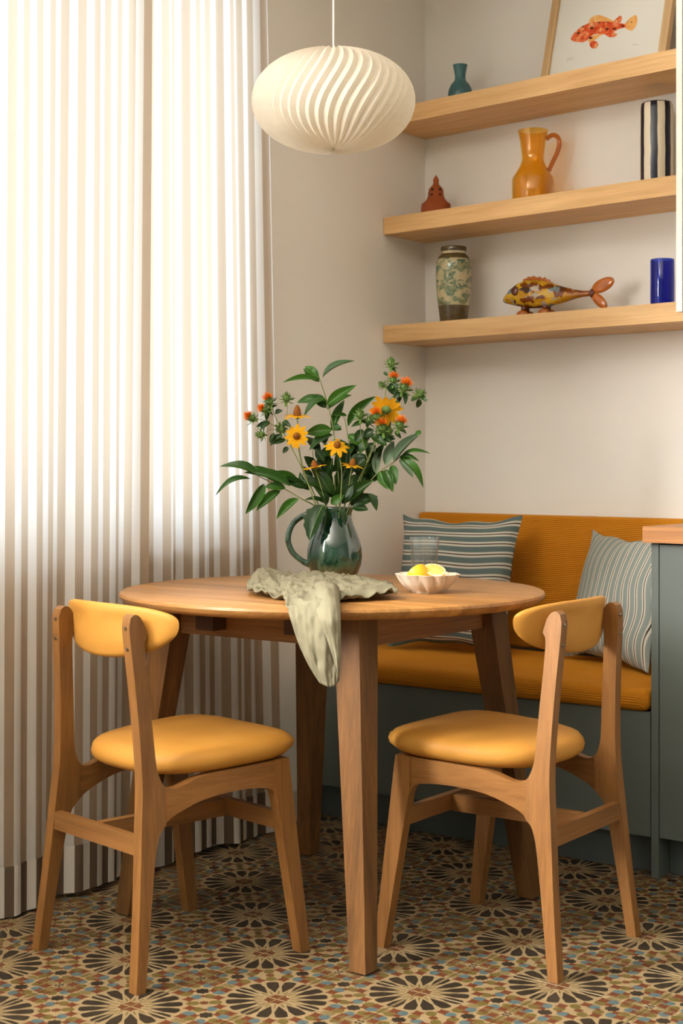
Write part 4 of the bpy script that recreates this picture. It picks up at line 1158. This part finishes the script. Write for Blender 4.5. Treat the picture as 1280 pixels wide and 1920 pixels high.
for k, (x, h) in enumerate(catmull([(a, b, 0) for a, b in fin], 4) and [(v.x, v.y) for v in catmull([(a, b, 0) for a, b in fin], 4)]):
    zt = .074+.034 - abs(x+.085)*.12
    h += .0025*math.sin(k*2.2)
    for (yy, zz) in ((-.004, zt-.006), (-.0025, zt+h), (.0025, zt+h), (.004, zt-.006)): vs.append((x, yy, zz))
nfn = len(vs)//4
for k in range(nfn-1):
    for i in range(4): a = k*4+i; b_ = k*4+(i+1) % 4; fs.append((a, a+4, b_+4, b_))
fs.append((0, 1, 2, 3)); fs.append((nfn*4-1, nfn*4-2, nfn*4-3, nfn*4-4))
mk('dorsal_fin', vs, fs, AMB, fish, True, None, 60)
for s in (-1, 1): blob('eye', (-.122, s*.033, .082), (.014, .007, .014), DAMB, fish)
for x in (-.108, -.030):
    for s in (-1, 1): blob('foot', (x, s*.016, .0125), (.020, .012, .012), AMB, fish)
    blob('foot_neck', (x, 0, .030), (.012, .016, .014), DAMB, fish)
blob('tail_knot', (.132, 0, .059), (.010, .009, .014), DAMB, fish)
blob('tail_fin', (.168, 0, .080), (.040, .007, .020), AMB, fish, -.30)
blob('tail_fin', (.156, 0, .036), (.034, .007, .015), AMB, fish, .75)

# framed fish print leaning on the wall
fw, fh_, lean_ = .428, .36, math.radians(14)
T0 = .540
fr = tag(empty('picture_frame', wp(T0, .118, S3+.002)), 'pale wooden frame with an orange fish print on the top shelf', 'picture')
fr.rotation_euler = (-lean_, 0, ROT_B)
bw, bd = .025, .020
bx('frame_side', 0, bw, 0, bd, 0, fh_, M['framewood'], fr, .0015); bx('frame_side', fw-bw, fw, 0, bd, 0, fh_, M['framewood'], fr, .0015)
bx('frame_rail', bw+.0004, fw-bw-.0004, 0, bd, 0, bw, M['framewood'], fr, .0015); bx('frame_rail', bw+.0004, fw-bw-.0004, 0, bd, fh_-bw, fh_, M['framewood'], fr, .0015)
pr = bx('print', bw-.003, fw-bw+.003, .009, .016, bw-.003, fh_-bw+.003, M['paper'], fr, 0)
def fish_ink(name, c1, c2, c3):
    g = NG(name); o = g.obj(); n = g.noise(o, 70, 4, .6); n2 = g.noise(o, 110, 2, .5)
    c = g.ramp(n, [(.36, c1), (.52, c2), (.66, c3)]); c = g.mix(g.math('GREATER_THAN', n2, .66), c, lin((86, 34, 20))); g.base(c, .8, .2); return g.m
IB = fish_ink('printed_fish_orange', lin((196, 62, 26)), lin((222, 96, 48)), lin((232, 172, 120)))
IF = fish_ink('printed_fin_peach', lin((236, 184, 110)), lin((234, 160, 84)), lin((236, 200, 140)))
def flat(name, pts, mat, lay, parent=pr, n=5, closed=True):
    P = [(v.x, v.y) for v in catmull([(a, b, 0) for a, b in pts+pts[:1]], n)][:-1]
    # pts in print units: fraction of the sketched area, x right, y up (m)
    vs = [(x, .009-.00012*lay, z) for x, z in P]; c = (sum(p[0] for p in P)/len(P), .009-.00012*lay, sum(p[1] for p in P)/len(P))
    vs.append(c); N_ = len(P); fs = [(i, (i+1) % N_, N_) for i in range(N_)]
    return mk(name, vs, fs, mat, parent, False)
def FX(px, py):                      # crop sketch of the print -> metres on the paper
    x, y = 1000+px/4.74, py/4.74
    h = (170.4-(x-1014)*.2034-y)*(4.591-(x-1014)*.00124)/2850
    return ((x-92*h-1014)*.00183, h/math.cos(lean_))
def flist(*p): return [FX(a, b) for a, b in p]
flat('printed_fish_body', flist((348, 310), (375, 262), (420, 215), (470, 182), (520, 160), (600, 148), (700, 150), (780, 165), (838, 178), (838, 208), (790, 222), (745, 248), (700, 278), (650, 272), (590, 268), (540, 282), (505, 322), (470, 345), (410, 345), (362, 332)), IB, 2)
flat('printed_dorsal_fin', flist((510, 155), (520, 128), (560, 92), (610, 84), (660, 100), (710, 128), (740, 148), (640, 156)), IF, 1)
flat('printed_back_fin', flist((730, 155), (765, 118), (800, 92), (810, 125), (790, 165)), IB, 1)
flat('printed_tail_fin', flist((835, 175), (880, 120), (930, 90), (945, 130), (935, 190), (900, 240), (860, 232), (836, 208)), IF, 1)
flat('printed_anal_fin', flist((660, 275), (730, 255), (768, 278), (745, 298), (700, 303)), IB, 1)
flat('printed_pectoral_fin', flist((505, 330), (550, 285), (640, 268), (600, 300), (560, 335), (520, 350)), IF, 3)
flat('printed_pelvic_fin', flist((520, 358), (555, 335), (592, 350), (597, 390), (560, 412), (528, 392)), IB, 3)
SPOT = plain('printed_spot', lin((88, 36, 22)), .8, .2, 0, .2, 60)
for (cx_, cy_, r_) in ((420, 258, 16), (545, 210, 20), (680, 220, 18), (745, 222, 18), (530, 305, 18), (465, 195, 12), (820, 195, 14), (610, 160, 12)):
    flat('printed_spot', flist(*[(cx_+r_*math.cos(k*1.0472)*random.uniform(.7, 1.2), cy_+r_*.7*math.sin(k*1.0472)*random.uniform(.7, 1.2)) for k in range(6)]), SPOT, 4, n=3)
def scribble(pts):
    q = [Vector((FX(a, b)[0], .0087, FX(a, b)[1])) for a, b in pts]
    return tube('pencil_line', catmull(q, 3), .00035, M['ink'], pr, 4)
scribble([(310, 512), (322, 498), (330, 510), (345, 494), (352, 508), (368, 490), (385, 496)]); scribble([(308, 535), (335, 520), (360, 522), (385, 512)])
scribble([(895, 382), (905, 374), (915, 386), (928, 374), (940, 384), (955, 378)])
